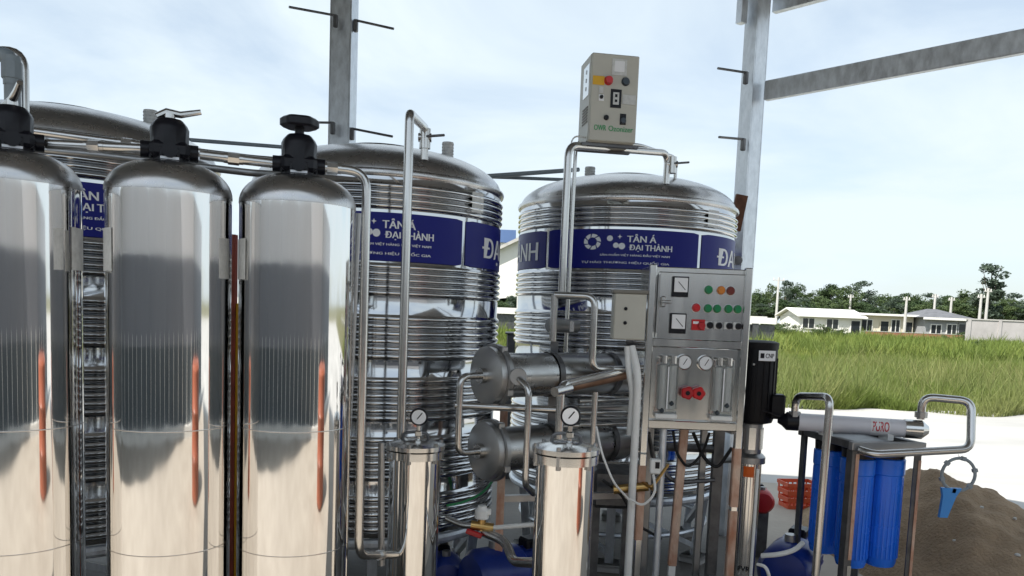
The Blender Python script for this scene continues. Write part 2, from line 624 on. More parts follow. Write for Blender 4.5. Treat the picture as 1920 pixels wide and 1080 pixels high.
def make_tank():
    root = empty('water_tank')
    groups = [(a_ - .055, b_ - .055, n_) for a_, b_, n_ in ((2.00, 2.12, 4), (1.605, 1.755, 5), (1.31, 1.52, 6), (1.02, 1.23, 6), (.74, .95, 6), (.49, .67, 5))]
    prof = [(TR_ - .05, TZ0), (TR_ - .01, TZ0 + .005), (TR_, TZ0 + .03)]
    for z0, z1, n in sorted(groups):
        prof.append((TR_, z0 - .002))
        pitch = (z1 - z0) / n
        for i in range(n):
            for t in (0, .12, .26, .42, .58, .74, .88):
                prof.append((TR_ + .0185 * math.sin(math.pi * t) ** .62 - .006, z0 + pitch * (i + t)))
        prof.append((TR_, z1 + .002))
    prof.append((TR_, TZ1 - .01))
    MB().lathe(prof, 96).build('shell', M['tank'], root, 40)
    prof = [(TR_ - .01, TZ1 - .022), (TR_ + .012, TZ1 - .02), (TR_ + .016, TZ1 - .008), (TR_ + .012, TZ1 + .004), (TR_ - .005, TZ1 + .012)]
    for k in range(1, 15):
        a = k / 14 * math.pi / 2
        prof.append((max(.02, (TR_ - .005) * math.cos(a) ** .8), TZ1 + .012 + .185 * math.sin(a) ** 1.15))
    MB().lathe(prof, 96).build('dome', M['dome'], root, 40)
    zt = TZ1 + .197
    m = MB().lathe([(.235, zt - .022), (.24, zt - .004), (.225, zt + .008), (.05, zt + .018)], 48)
    lid = m.build('manhole_lid', M['dome'], root)
    m = MB().tube([(-.05, 0, zt + .014), (-.045, 0, zt + .034), (.045, 0, zt + .034), (.05, 0, zt + .014)], .007, 8, .01)
    m.build('lid_handle', M['pipe'], lid)
    # vent: black base, ribbed cap
    vx, vy = .36, -.12
    zd = TZ1 + .125
    m = MB().cyl((vx, vy, zd - .05), (vx, vy, zd + .055), .026, 16)
    v = m.build('vent', M['rubber'], root)
    pr = []
    for k in range(5):
        pr += [(.034, zd + .05 + k * .016), (.031, zd + .062 + k * .016)]
    MB().lathe(pr, 18, TR((vx, vy, 0))).build('vent_cap', M['plate'], v)
    # label panels round the shell
    for a0, a1, kind in ((-40.2, 37.2, 0), (39.4, 138.4, 1), (140.6, 217.4, 0), (219.6, 317.6, 1)):
        n = 24
        m = MB(); vs_ = []; fs_ = []
        for i in range(n + 1):
            a = R(a0 + (a1 - a0) * i / n)
            e = .006 if i in (0, n) else 0
            for r_, zz in ((TR_ + .001, 1.711 + e), (TR_ + .004, 1.711 + e), (TR_ + .004, 1.929 - e), (TR_ + .001, 1.929 - e)):
                vs_.append((r_ * math.sin(a), -r_ * math.cos(a), zz))
        for i in range(n):
            for k in range(3):
                fs_.append((i * 4 + k, (i + 1) * 4 + k, (i + 1) * 4 + k + 1, i * 4 + k + 1))
        fs_ += [(0, 1, 2, 3), (n * 4 + 3, n * 4 + 2, n * 4 + 1, n * 4)]
        m.add(vs_, fs_)
        p = m.build('label_panel', M['navy'], root)
        rr = TR_ + .0055
        t = MB()
        if kind == 1:
            wa, wb = a0 + 12, a1 - 6
            wrap_text(t, 'ĐẠI', R(wa), R(wa + (wb - wa) * .315), 1.735, 1.862, rr)
            t.build('lettering', M['white'], p, 0)
            t = MB()
            wrap_text(t, 'THÀNH', R(wa + (wb - wa) * .38), R(wb), 1.757, 1.893, rr)
            t.build('lettering', M['white'], p, 0)
        else:
            c = (a0 + a1) / 2
            for body, b0, b1, z0, z1 in (('TÂN Á', 2.5, 16, 1.858, 1.903), ('ĐẠI', 3.5, 9.8, 1.806, 1.845), ('THÀNH', 11, 24, 1.813, 1.854),
                                         ('SẢN PHẨM VIỆT HÀNG ĐẦU VIỆT NAM', -10, 23, 1.777, 1.796), ('TỰ HÀO THƯƠNG HIỆU QUỐC GIA', -19, 23, 1.735, 1.756)):
                t = MB()
                wrap_text(t, body, R(c + b0), R(c + b1), z0, z1, rr)
                t.build('lettering', M['white'], p, 0)
            e = MB()
            cz, ca = 1.857, R(c - 14)

            def wr(x, z, off=0.0):
                a_ = ca + x / rr
                return ((rr + off) * math.sin(a_), -(rr + off) * math.cos(a_), cz + z)
            for k in range(7):             # ring of curved petals
                b0 = 2 * math.pi * k / 7
                pts_o = [wr(.05 * math.cos(b0 + t_), .044 * math.sin(b0 + t_)) for t_ in (0, .2, .4, .6, .72)]
                pts_i = [wr(.027 * math.cos(b0 + t_ + .25), .024 * math.sin(b0 + t_ + .25)) for t_ in (.72, .5, .25, 0)]
                e.add(pts_o + pts_i, [tuple(range(9))])
            def disc(cx_, cz_, r_, n_=14):
                e.add([wr(cx_ + r_ * math.cos(2 * math.pi * i / n_), cz_ + r_ * .95 * math.sin(2 * math.pi * i / n_)) for i in range(n_)], [tuple(range(n_))])
            e.build('emblem', M['white'], p, 0)
            e = MB()
            disc(.10, .02, .017); disc(.135, -.018, .016); disc(.168, -.022, .019)
            e.build('emblem_dots', M['white'], p, 0)
            e = MB()
            star = []
            for i in range(8):
                r_ = .013 if i % 2 == 0 else .005
                star.append(wr(.155 + r_ * math.cos(math.pi * i / 4), .03 + r_ * math.sin(math.pi * i / 4)))
            e.add(star, [tuple(range(8))])
            e.build('emblem_star', M['white'], p, 0)
    # small data plate
    n = 4; vs_ = []
    for i in range(n + 1):
        a = R(42 + 8 * i / n)
        for zz in (1.975, 2.07):
            vs_.append(((TR_ + .011) * math.sin(a), -(TR_ + .011) * math.cos(a), zz))
    MB().add(vs_, [(2 * i, 2 * i + 2, 2 * i + 3, 2 * i + 1) for i in range(n)]).build('data_plate', M['plate'], root)
    # stand
    ring = MB().tube([(.66 * math.cos(2 * math.pi * i / 40), .66 * math.sin(2 * math.pi * i / 40), .377) for i in range(40)], .027, 10, closed=True)
    ring.build('stand_ring', M['galv'], root)
    ring = MB().tube([(.60 * math.cos(2 * math.pi * i / 40), .60 * math.sin(2 * math.pi * i / 40), .16) for i in range(40)], .016, 8, closed=True)
    ring.build('stand_hoop', M['galv'], root)
    for k in range(6):
        a = R(30 + 60 * k)
        d = Vector((math.cos(a), math.sin(a), 0))
        MB().beam(d * .64 + Vector((0, 0, .36)), d * .60, .05, .05).build('stand_leg', M['galv'], root)
        a2 = R(30 + 60 * (k + 1))
        d2 = Vector((math.cos(a2), math.sin(a2), 0))
        MB().beam(d * .635 + Vector((0, 0, .34)), d2 * .605 + Vector((0, 0, .05)), .035, .03).build('stand_brace', M['galv'], root)
    for s in (-1, 1):
        MB().beam((-.62, .2 * s, .377), (.62, .2 * s, .377), .05, .05).build('stand_bearer', M['galv'], root)
    return root


tank = make_tank()
TANKS = [(-2.16, 3.87, .03), (-.735, 4.32, 0), (.69, 5.20, .055)]
TL = ['ribbed stainless water tank behind the vessels, showing only a strip of its navy label',
      'ribbed stainless water tank with navy label, behind the tall pipe and first cartridge filter',
      'ribbed stainless water tank with full navy logo label behind the control cabinet']
for i, (x, y, zb) in enumerate(TANKS):
    t = tank if i == 0 else copy_tree(tank)
    t.location = (x, y, zb)
    if i == 1:
        t.scale = (.94, .94, 1)
    t.rotation_euler = (0, 0, math.atan2(-x, y))
    tag(t, TL[i], 'water tank', 'stainless steel water tanks')
    if i == 2:                # this tank's vent sits on the other side of its lid
        for ch in t.children:
            if ch.name.startswith('vent'):
                ch.location.x = -.60
    if zb:
        for k in range(6):
            a = R(30 + 60 * k)
            MB().box((.60 * math.cos(a), .60 * math.sin(a), -(zb - .008) / 2), (.14, .14, zb - .008), RZ(a), .006).build('foot_pad', M['conc'], t)


# ================================================================== PRESSURE VESSELS
VR = .1735


def make_vessel(px, Y, ztop, kind, label):
    c = at(px, 560, Y)
    root = empty('pressure_vessel', (c.x, Y, 0), math.atan2(-c.x, Y))
    tag(root, label, 'pressure vessel', 'polished steel pressure vessels')
    zs = ztop - .092
    prof = [(VR - .006, .0), (VR, .012)]
    nz = 22
    for k in range(1, nz):
        prof.append((VR, .012 + (zs - .012) * k / nz))
    prof.append((VR, zs))
    MB().lathe(prof, 96).build('shell', M['vessel'], root, 50)
    pr = [(VR + .0015, zs - .006)]
    for k in range(0, 13):
        a = k / 12 * math.pi / 2
        pr.append((max(.03, (VR + .0015) * math.cos(a) ** .72), zs + .092 * math.sin(a) ** 1.05))
    MB().lathe(pr, 96).build('dome', M['dome'], root, 60)
    for zz in (zat(px, 812, Y - VR), zat(px, 1046, Y - VR)):
        m = MB().lathe([(VR + .0001, zz - .0016), (VR + .0004, zz - .0006), (VR + .0004, zz + .0006), (VR + .0001, zz + .0016)], 96, cap=False)
        m.build('weld_seam', M['weld'], root)
    # paper sticker on the shell's side
    n = 5; vs_ = []
    a0, a1 = (-83, -58) if kind != 'edge' else (52, 78)
    for i in range(n + 1):
        a = R(a0 + (a1 - a0) * i / n)
        for zz in (zs - .235, zs - .115):
            vs_.append(((VR + .002) * math.sin(a), -(VR + .002) * math.cos(a), zz))
    MB().add(vs_, [(2 * i, 2 * i + 2, 2 * i + 3, 2 * i + 1) for i in range(n)]).build('sticker', M['plate'], root)
    # control valve
    z = ztop - .004
    m = MB()
    m.lathe([(.052, z - .012), (.052, z + .012), (.043, z + .016)], 28)
    m.box((0, 0, z + .034), (.108, .104, .048), None, .012)
    for k in range(8):                # ribbed side grip ring
        a = 2 * math.pi * k / 8 + .39
        m.box((.048 * math.cos(a), .048 * math.sin(a), z + .024), (.022, .016, .03), RZ(a), .004)
    m.lathe([(.052, z + .045), (.0535, z + .098), (.048, z + .110), (.036, z + .124), (.020, z + .128)], 10)
    for s in (-1, 1):
        m.cyl((s * .045, .01, z + .036), (s * .078, .01, z + .036), .025, 16)
    m.cyl((0, -.045, z + .03), (0, -.060, z + .03), .022, 14)
    v = m.build('control_valve', M['black'], root)
    MB().box((0, -.0535, z + .008), (.05, .003, .007)).build('valve_marking', M['white'], v)
    if kind == 'knob':
        m = MB()
        m.cyl((0, 0, z + .12), (0, 0, z + .15), .014, 12)
        pts = []
        n = 36
        pr_ = []
        for zz, sc in ((z + .146, .86), (z + .152, 1), (z + .17, 1), (z + .177, .84)):
            ring = []
            for i in range(n):
                a = 2 * math.pi * i / n
                r_ = .056 * sc * (1 + .05 * math.cos(6 * a))
                ring.append((r_ * math.cos(a), r_ * math.sin(a), zz))
            pr_.append(ring)
        vs_ = [p for ring in pr_ for p in ring]
        fs_ = [(j * n + i, j * n + (i + 1) % n, (j + 1) * n + (i + 1) % n, (j + 1) * n + i) for j in range(3) for i in range(n)]
        fs_ += [tuple(reversed(range(n))), tuple(3 * n + i for i in range(n))]
        m.add(vs_, fs_)
        m.build('hand_knob', M['black'], v)
    else:
        m = MB()
        m.cyl((0, 0, z + .12), (0, 0, z + .142), .016, 14)
        if kind == 'lever':
            path = [(-.035, 0, z + .130), (-.008, 0, z + .146), (.03, -.004, z + .142), (.085, -.01, z + .156)]
        else:
            path = [(-.02, .03, z + .126), (0, 0, z + .142), (.012, -.04, z + .16), (.02, -.075, z + .178)]
        m.tube(path, [.011, .012, .010, .008], 10)
        m.build('lever', M['pipe'], v)
    return root


V = [(28, 2.30, 283, 'edge', 'polished steel pressure vessel with a raised lever on its black valve'),
     (318, 2.39, 304, 'lever', 'polished steel pressure vessel whose black valve has a lever turned sideways'),
     (557, 2.51, 329, 'knob', 'polished steel pressure vessel with a round black knob on its valve')]
VP = []
for px, Y, py, kind, lab in V:
    zt = zat(px, py, Y)
    make_vessel(px, Y, zt, kind, lab)
    VP.append((at(px, 560, Y).x, Y, zt))


def pipe(name, path, r, mt, label, cat='pipe', bend=.05, group=None, unions=(), n=14):
    """a pipe run; unions = photo points of sleeve fittings along it"""
    pts = []
    for p in path:
        if isinstance(p, Vector):
            pts.append(p)
        elif len(p) == 2 and p[0] is None:
            pts.append(drop(pts[-1], p[1]))
        else:
            pts.append(at(*p))
    base = pts[0].copy()
    o = empty(name, base)
    MB().tube([p - base for p in pts], r, n, bend).build('tube', mt, o)
    for i, t in unions:
        a, b = pts[i], pts[i + 1]
        c = a.lerp(b, t); d = (b - a).normalized()
        m = MB()
        m.cyl(c - d * r * 1.1 - base, c + d * r * 1.1 - base, r * 1.32, 8)
        m.cyl(c - d * r * 1.9 - base, c + d * r * 1.9 - base, r * 1.1, 16)
        m.build('union', mt, o)
    tag(o, label, cat, group)
    return o


G = 'stainless steel pipe runs'
PR = .0145
# manifold between the valves
def side(i, s, dz=.032, dx=.078):
    x, y, z = VP[i]
    a = math.atan2(-x, y)
    return Vector((x + s * dx * math.cos(a), y + s * dx * math.sin(a) + .012, z + dz))


pipe('steel_pipe', [side(0, 1), side(1, -1)], PR, M['pipe'], 'short steel pipe joining the lever valves of two pressure vessels', group=G, unions=[(0, .5)])
pipe('steel_pipe', [side(1, 1), side(2, -1)], PR, M['pipe'], 'short steel pipe running into the round-knob valve', group=G, unions=[(0, .45)])
a = side(2, 1)
pipe('steel_pipe', [a, at(688, 322, 2.58), (None, 1042), at(742, 1040, 2.95)], PR, M['pipe'],
     'tall steel pipe from the round-knob valve down to a cartridge filter', group=G, unions=[(0, .15), (2, .55)], bend=.06)
pipe('steel_pipe', [at(-60, 230, 2.62), at(180, 262, 2.66), at(470, 298, 2.72), at(640, 312, 2.85)], .014, M['pipe'],
     'long steel pipe running behind the valves of the pressure vessels', group=G, unions=[(1, .2)], bend=.02)
pipe('steel_pipe', [at(-60, 268, 2.62), at(180, 290, 2.66), at(470, 324, 2.72), at(560, 330, 2.8)], .012, M['steel_dull'],
     'lower dark pipe running behind the valves of the pressure vessels', group=G, bend=.02)
pipe('steel_pipe', [at(340, 261, 4.9), at(560, 278, 5.2)], .012, M['pvc_grey'],
     'thin grey pipe crossing the sky behind the round-knob valve', group=G)
pipe('pvc_pipe', [at(-60, 104, 2.9), at(22, 100, 2.9), (None, 330)], .026, M['pvc_grey'],
     'grey plastic pipe bending over above the lever valve', bend=.05, group='grey plastic pipes', unions=[(1, .14)])
pipe('steel_pipe', [at(-30, 98, 3.0), at(43, 96, 3.0), (None, 330)], .019, M['pipe'],
     'bright steel pipe bending over beside the grey plastic pipe', bend=.07, group=G)
# tall pipe before the middle tank
a = at(768, 212, 3.25)
pipe('steel_pipe', [drop(a, 840), a, at(797, 240, 3.75), drop(at(797, 240, 3.75), 300)], .0185, M['pipe'],
     'tall steel pipe rising before the middle tank and bending into its dome', group=G, bend=.035)
# top valve handles
def tank_valve(px, py, Y, label):
    c = at(px, py, Y)
    o = empty('ball_valve', c)
    m = MB()
    m.cyl((0, 0, -.05), (0, 0, .04), .026, 12)
    m.cyl((-.03, 0, 0), (.03, 0, 0), .02, 12)
    m.build('body', M['pipe'], o)
    MB().box((.05, -.02, .006), (.085, .016, .010), RY(R(-6)), .003).build('handle', M['steel_dark'], o)
    tag(o, label, 'valve', 'ball valves on the tank inlets')


tank_valve(797, 258, 3.75, 'small ball valve on the pipe entering the middle tank dome')
# pipe in front of the third tank, turning into its dome, with a twin
a = at(1066, 272, 3.95)
pipe('steel_pipe', [drop(a, 560), a, at(1252, 287, 4.55), drop(at(1252, 287, 4.55), 345)], .0185, M['pipe'],
     'steel pipe rising past the beige control box bracket and turning into the tank dome', group=G, bend=.06)
a = at(1080, 266, 4.15)
pipe('steel_pipe', [drop(at(1078, 266, 4.15), 660), a, at(1200, 272, 4.5), at(1268, 296, 4.75), drop(at(1268, 296, 4.75), 345)], .010, M['pipe'],
     'thinner steel pipe alongside the tank inlet pipe under the beige box', group=G, bend=.05)
tank_valve(1260, 308, 4.55, 'small ball valve on the pipe beside the beige control box')
pipe('steel_pipe', [at(905, 331, 5.0), at(1085, 318, 5.35)], .014, M['pvc_grey'],
     'grey pipe bridging the gap between the two labelled tanks, upper one', group='grey plastic pipes')
pipe('steel_pipe', [at(905, 331, 5.1), at(1060, 337, 5.35)], .011, M['pvc_grey'],
     'grey pipe bridging the gap between the two labelled tanks, lower one', group='grey plastic pipes')


# ================================================================== OZONE CONTROL BOX
def control_box():
    Y = 4.0
    S = F / Y
    c = at(1146, 268, Y)
    o = empty('control_box', c, R(9))
    tag(o, 'beige steel control box with buttons and green lettering, perched on the pipes', 'control box')
    w_, h_, d_ = .238, .418, .21
    MB().box((0, d_ / 2, h_ / 2), (w_, d_, h_), None, .006).build('cabinet', M['beige'], o)
    dr = MB().box((0, -.008, h_ / 2), (w_ - .004, .016, h_ - .006), None, .004).build('door', M['beige'], o)
    f = -.0175

    def pl(x, z, sx, sz, m, name, par=dr, t=.003):
        return MB().box((x, f - t / 2 + .001, z), (sx, t, sz), None, .0008).build(name, m, par)

    def knob(x, z, r_, m, name, L=.014):
        return MB().lathe([(r_ * 1.15, 0), (r_ * 1.15, .004), (r_, .005), (r_ * .9, L)], 18, TR((x, f + .001, z)) @ FRONT).build(name, m, dr)
    pl(.018, .355, .074, .078, M['plate'], 'notice')
    pl(.018, .358, .05, .05, M['white'], 'notice_print', t=.0045)
    pl(-.082, .286, .058, .042, M['yellow'], 'warning_sticker')
    knob(-.034, .288, .019, M['red'], 'emergency_button', .024)
    knob(.052, .29, .018, M['float'], 'selector')
    m = pl(.008, .207, .054, .088, M['black'], 'meter')
    pl(.008, .207, .030, .058, M['plate'], 'meter_window', t=.005)
    pl(.008, .22, .012, .014, M['black'], 'meter_mark', t=.0065)
    pl(.008, .196, .012, .012, M['black'], 'meter_mark', t=.0065)
    pl(.074, .206, .068, .046, M['plate'], 'rating_plate')
    pl(-.068, .243, .022, .03, M['plate'], 'tag')
    pl(-.065, .206, .026, .03, M['white'], 'tag')
    knob(-.065, .209, .008, M['black'], 'lamp')
    knob(-.036, .114, .011, M['black'], 'lamp')
    pl(.048, .112, .03, .052, M['black'], 'switch')
    knob(.048, .105, .014, M['float'], 'switch_knob')
    for body, x0_, w0_ in (('OWR', -.094, .06), ('Ozonizer', -.022, .123)):
        t = MB()
        flat_text(t, body, w0_, .026, TR((x0_, f - .0005, .052)))
        t.build('lettering', M['green_print'], dr, 0)
    # side details: louvres + sockets
    for k in range(3):
        MB().cyl((-w_ / 2 - .004, .075, .345 - k * .04), (-w_ / 2 + .002, .075, .345 - k * .04), .010, 10).build('socket', M['steel_dull'], o)
    MB().box((-w_ / 2 - .001, .075, .30), (.003, .11, .15)).build('side_plate', M['steel'], o)
    for k in range(6):
        MB().box((-w_ / 2 - .002, .075, .10 + k * .014), (.004, .10, .006)).build('louvre', M['beige_dark'], o)
    for yy in (.03, .175):
        MB().box((0, yy, -.008), (w_ + .05, .03, .014)).build('mounting_rail', M['steel_dark'], o)
    MB().tube([(-w_ / 2, .06, .03), (-w_ / 2 - .05, .05, .032), (-w_ / 2 - .075, .03, .0), (-w_ / 2 - .07, .02, -.06)], .004, 6, .03).build('air_hose', M['pvc_white'], o)


control_box()


# ================================================================== CARTRIDGE FILTERS
def cartridge(px, Y, pytop, label):
    c = at(px, 830, Y)
    zt = zat(px, pytop, Y)
    o = empty('cartridge_filter', (c.x, Y, 0), math.atan2(-c.x, Y))
    tag(o, label, 'filter housing', 'polished cartridge filter housings')
    r_ = .098
    prof = [(r_, .22 + (zt - .26) * k / 16) for k in range(17)]
    MB().lathe([(r_ * .8, .17), (r_, .22)] + prof[1:], 72).build('shell', M['vessel'], o, 50)
    m = MB()
    m.lathe([(r_ + .001, zt - .045), (r_ + .012, zt - .042), (r_ + .012, zt - .014), (r_ + .001, zt - .011)], 64)
    m.lathe([(r_ + .004, zt - .010), (r_ + .016, zt - .008), (r_ + .016, zt + .008), (r_ * .9, zt + .016), (r_ * .5, zt + .026), (.02, zt + .03)], 64)
    l = m.build('lid', M['steel'], o)
    for k in range(6):
        a = 2 * math.pi * k / 6 + .3
        x, y = (r_ + .006) * math.cos(a), (r_ + .006) * math.sin(a)
        MB().cyl((x, y, zt - .055), (x, y, zt + .02), .008, 8).build('lid_bolt', M['steel_dull'], l)
    m = MB().tube([(-.05, .0, zt + .022), (-.045, 0, zt + .05), (.0, 0, zt + .055), (.045, 0, zt + .05), (.05, .0, zt + .022)], .006, 8, .015)
    m.build('lid_handle', M['steel_dark'], l)
    # pressure gauge
    zg = zt + .115
    m = MB().cyl((.01, -.01, zt + .015), (.01, -.01, zg), .008, 10)
    m.box((.01, -.01, zt + .05), (.026, .022, .024), None, .004)
    g = m.build('gauge_stem', M['pipe'], o)
    MB().lathe([(.030, -.018), (.034, -.014), (.034, .006), (.031, .010), (.028, .008)], 28, TR((.01, -.016, zg)) @ FRONT).build('gauge_case', M['black'], o)
    MB().lathe([(.0275, .0055), (.0275, .0087)], 28, TR((.01, -.016, zg)) @ FRONT).build('gauge_face', M['white'], o)
    MB().box((.013, -.0252, zg + .004), (.004, .0008, .03), RY(R(38))).build('gauge_needle', M['black'], o)
    for k in range(3):
        a = 2 * math.pi * k / 3 + .5
        MB().beam((.085 * math.cos(a), .085 * math.sin(a), .24), (.10 * math.cos(a), .10 * math.sin(a), .004), .025, .006).build('leg', M['steel'], o)
    return c


F1 = cartridge(779, 3.04, 836, 'polished cartridge filter with gauge, beside the pressure vessels')
F2 = cartridge(1062, 2.66, 842, 'polished cartridge filter with gauge, before the lower membrane housing')


# ================================================================== REVERSE OSMOSIS MACHINE
RO = at(1306, 640, 3.75); RO.z = 0
ro = empty('reverse_osmosis_machine', RO, R(-1))
tag(ro, 'stainless water treatment machine with control cabinet, flow meters and two horizontal membrane housings', 'water machine')
Wc = .475
MB().box((0, .14, 1.565), (Wc, .25, .345), None, .004).build('cabinet', M['steel'], ro)
door = MB().box((.012, .006, 1.555), (Wc - .065, .016, .318), None, .004).build('cabinet_door', M['steel'], ro)
for s in (-1, 1):
    m = MB(); m.beam((s * (Wc / 2 - .016), .0, 1.745), (s * (Wc / 2 - .016), .0, .86), .034, .034, bev=.004)
    m.build('frame_upright', M['steel'], ro)
    lx = s * (Wc / 2 - .016)
    lg = MB().beam((lx, .0, .858), (lx, .0, .0), .034, .034, bev=.004).build('leg', M['steel'], ro)
    for (z1_, z0_) in (((.80, .44),) if s < 0 else ((.90, .62), (.60, .24))):
        fb = MB()
        fb.box((lx, -.0185, (z0_ + z1_) / 2), (.033, .002, z1_ - z0_)).box((lx - .0185, .0, (z0_ + z1_) / 2), (.002, .036, z1_ - z0_))
        fb.build('peeling_film', M['film'], lg)
    MB().beam((s * (Wc / 2 - .10), .34, 1.0), (s * (Wc / 2 - .10), .34, .0), .034, .034, bev=.004).build('leg', M['steel_dull'], ro)
MB().beam((.012, .22, .985), (-.012, .22, .25), .042, .034, bev=.003).build('inner_leg', M['film'], ro)
MB().beam((-.012, .2202, .25), (-.014, .22, .0), .036, .030, bev=.003).build('inner_leg_foot', M['pvc_white'], ro)
for z in (1.0, 1.385):
    MB().box((0, -.002, z), (Wc - .06, .034, .04), None, .004).build('cross_bar', M['steel'], ro)
MB().box((0, .013, 1.19), (Wc - .066, .004, .345)).build('instrument_panel', M['steel'], ro)
MB().beam((-.21, .16, .17), (.21, .16, .17), .04, .04).build('base_rail', M['steel_dull'], ro)
for s in (-1, 1):
    MB().beam((s * .21, .0, .17), (s * .21, .34, .17), .034, .034).build('base_rail', M['steel_dull'], ro)
    MB().beam((s * .15, .34, .98), (s * .21, .015, .98), .034, .034).build('side_rail', M['steel_dull'], ro)


def ropart(mb, name, m, par=None):
    return mb.build(name, m, par or ro)


def fbox(x, z, sx, sz, m, name, y=-.004, t=.006, par=None):
    return MB().box((x, y - t / 2, z), (sx, t, sz), None, .001).build(name, m, par or ro)


def fknob(x, z, r_, m, name, y=-.002, L=.014, par=None):
    return MB().lathe([(r_ * 1.2, 0), (r_ * 1.2, .004), (r_, .006), (r_ * .92, L)], 18, TR((x, y, z)) @ FRONT).build(name, m, par or ro)


# meters
for (x, z) in ((-.092, 1.647), (-.094, 1.477)):
    b = fbox(x, z, .076, .094, M['black'], 'panel_meter', t=.012, par=door)
    fbox(x + .002, z + .008, .062, .066, M['white'], 'meter_face', y=-.015, t=.003, par=door)
    MB().box((x + .006, -.0188, z + .004), (.003, .001, .05), RY(R(-42))).build('meter_needle', M['black'], door)
    MB().lathe([(.008, 0), (.007, .004)], 12, TR((x + .018, -.016, z - .032)) @ FRONT).build('meter_screw', M['black'], door)
for x, z, k in ((.040, 1.638, 'green'), (.098, 1.638, 'amber'), (.142, 1.637, 'darkred'),
                (-.012, 1.553, 'red'), (.042, 1.552, 'green'), (.085, 1.552, 'green'), (.137, 1.553, 'green'), (.180, 1.553, 'green')):
    k_ = fknob(x, z, .0165, M[k], 'indicator_lamp', L=.02, par=door)
    MB().lathe([(.022, 0), (.022, .004), (.0175, .005)], 18, TR((x, -.0015, z)) @ FRONT).build('lamp_bezel', M['steel_dull'], door)
fbox(.002, 1.474, .062, .05, M['red'], 'switch_plate', par=door)
fbox(-.010, 1.484, .026, .012, M['white'], 'switch_mark', y=-.0095, t=.001, par=door)
fknob(.016, 1.47, .016, M['redpump'], 'stop_button', y=-.008, L=.02, par=door)
for x in (.056, .098, .146, .188):
    fbox(x - .008, 1.475, .034, .034, M['plate'], 'switch_plate', par=door)
    fknob(x, 1.474, .013, M['black'], 'selector_switch', y=-.007, L=.016, par=door)
# latch
m = MB().box((-.168, -.012, 1.575), (.022, .014, .05), None, .004).box((-.155, -.022, 1.575), (.05, .012, .014), None, .003)
m.build('latch', M['pipe'], door)
MB().cyl((-.19, -.006, 1.43), (-.19, -.006, 1.70), .006, 8).build('hinge', M['steel_dull'], ro)
# flow meters
for x in (-.128, .130):
    fm = MB().box((x, -.018, 1.175), (.094, .034, .285), None, .004).build('flow_meter', M['acrylic'], ro)
    for dx in (-.022, .022):
        MB().cyl((x + dx, -.018, 1.075), (x + dx, -.018, 1.28), .0165, 12).build('tube', M['pvc_white'], fm)
        MB().lathe([(.003, 0), (.013, .01), (.011, .016), (.004, .026)], 10, TR((x + dx, -.030, 1.055 if dx < 0 else 1.09))).build('float', M['float'], fm)
        MB().cyl((x + dx, -.03, 1.29), (x + dx, -.03, 1.325), .014, 10).build('fitting', M['pipe'], fm)
    MB().box((x, -.037, 1.175), (.006, .001, .20)).build('scale', M['white'], fm)
    MB().box((x, -.018, 1.042), (.10, .04, .022), None, .003).build('base_block', M['pvc_white'], fm)
for x in (-.052, .048):
    g = MB().lathe([(.034, -.012), (.036, 0), (.036, .014), (.032, .018), (.030, .015)], 28, TR((x, .005, 1.297)) @ FRONT).build('pressure_gauge', M['pipe'], ro)
    MB().lathe([(.030, .013), (.030, .0165)], 28, TR((x, .005, 1.297)) @ FRONT).build('gauge_face', M['white'], g)
    MB().box((x + .003, -.0122, 1.300), (.003, .001, .034), RY(R(30))).build('gauge_needle', M['black'], g)
for k, x in enumerate((-.034, .018)):
    m = MB()
    n = 30
    vs_ = []
    for yy, sc in ((.0, .8), (-.014, 1), (-.032, 1), (-.038, .8)):
        for i in range(n):
            a = 2 * math.pi * i / n
            r_ = .030 * sc * (1 + .08 * math.cos(5 * a))
            vs_.append((x + r_ * math.cos(a), yy, 1.155 + r_ * math.sin(a)))
    m.add(vs_, [(j * n + (i + 1) % n, j * n + i, (j + 1) * n + i, (j + 1) * n + (i + 1) % n) for j in range(3) for i in range(n)] + [tuple(3 * n + i for i in range(n))])
    h = m.build('valve_knob', M['redpump' if k == 0 else 'red'], ro)
    MB().lathe([(.011, .0385), (.010, .042)], 14, TR((x, 0, 1.155)) @ FRONT).build('knob_cap', M['black'], h)
# junction box on the left flank
jb = MB().box((-.325, .0, 1.50), (.148, .12, .215), None, .006).build('junction_box', M['beige'], ro)
MB().box((-.325, -.001, 1.614), (.162, .134, .018), None, .003).build('box_lid', M['beige_dark'], jb)
for dz in (.0, -.065):
    MB().lathe([(.009, 0), (.008, .005)], 12, TR((-.345, -.0595, 1.535 + dz)) @ FRONT).build('screw', M['black'], jb)
MB().box((-.249, .03, 1.50), (.014, .05, .08)).build('bracket', M['steel_dull'], jb)
Minv = (TR(RO) @ RZ(R(-1))).inverted()


def rl(*a): return Minv @ at(*a)


def rov(p, py):
    return Minv @ drop((TR(RO) @ RZ(R(-1))) @ p, py)


# conduits
p = rl(1186, 700, 3.70)
MB().tube([rl(1176, 650, 3.72), rl(1178, 690, 3.70), rl(1186, 735, 3.69), Vector((p.x, p.y, .95))], .014, 12, .04).build('conduit', M['pvc_white'], ro)
p2 = rl(1196, 720, 3.66)
MB().tube([rl(1184, 650, 3.72), rl(1194, 690, 3.68), p2, Vector((p2.x, p2.y, .0))], .018, 12, .05).build('conduit', M['pvc_white'], ro)
p2 = rl(1243, 830, 3.80)
MB().tube([Vector((p2.x, p2.y, 1.0)), Vector((p2.x, p2.y, .0))], .017, 12).build('drain_pipe', M['galv'], ro)
b = rl(1228, 874, 3.7)
MB().box(b, (.05, .04, .07), None, .005).build('sensor_box', M['pvc_white'], ro)
MB().box(b + Vector((.008, -.021, .008)), (.02, .003, .03)).build('sensor_window', M['black'], ro)

# membrane housings
AXV = Vector((.80, .60, 0)).normalized()


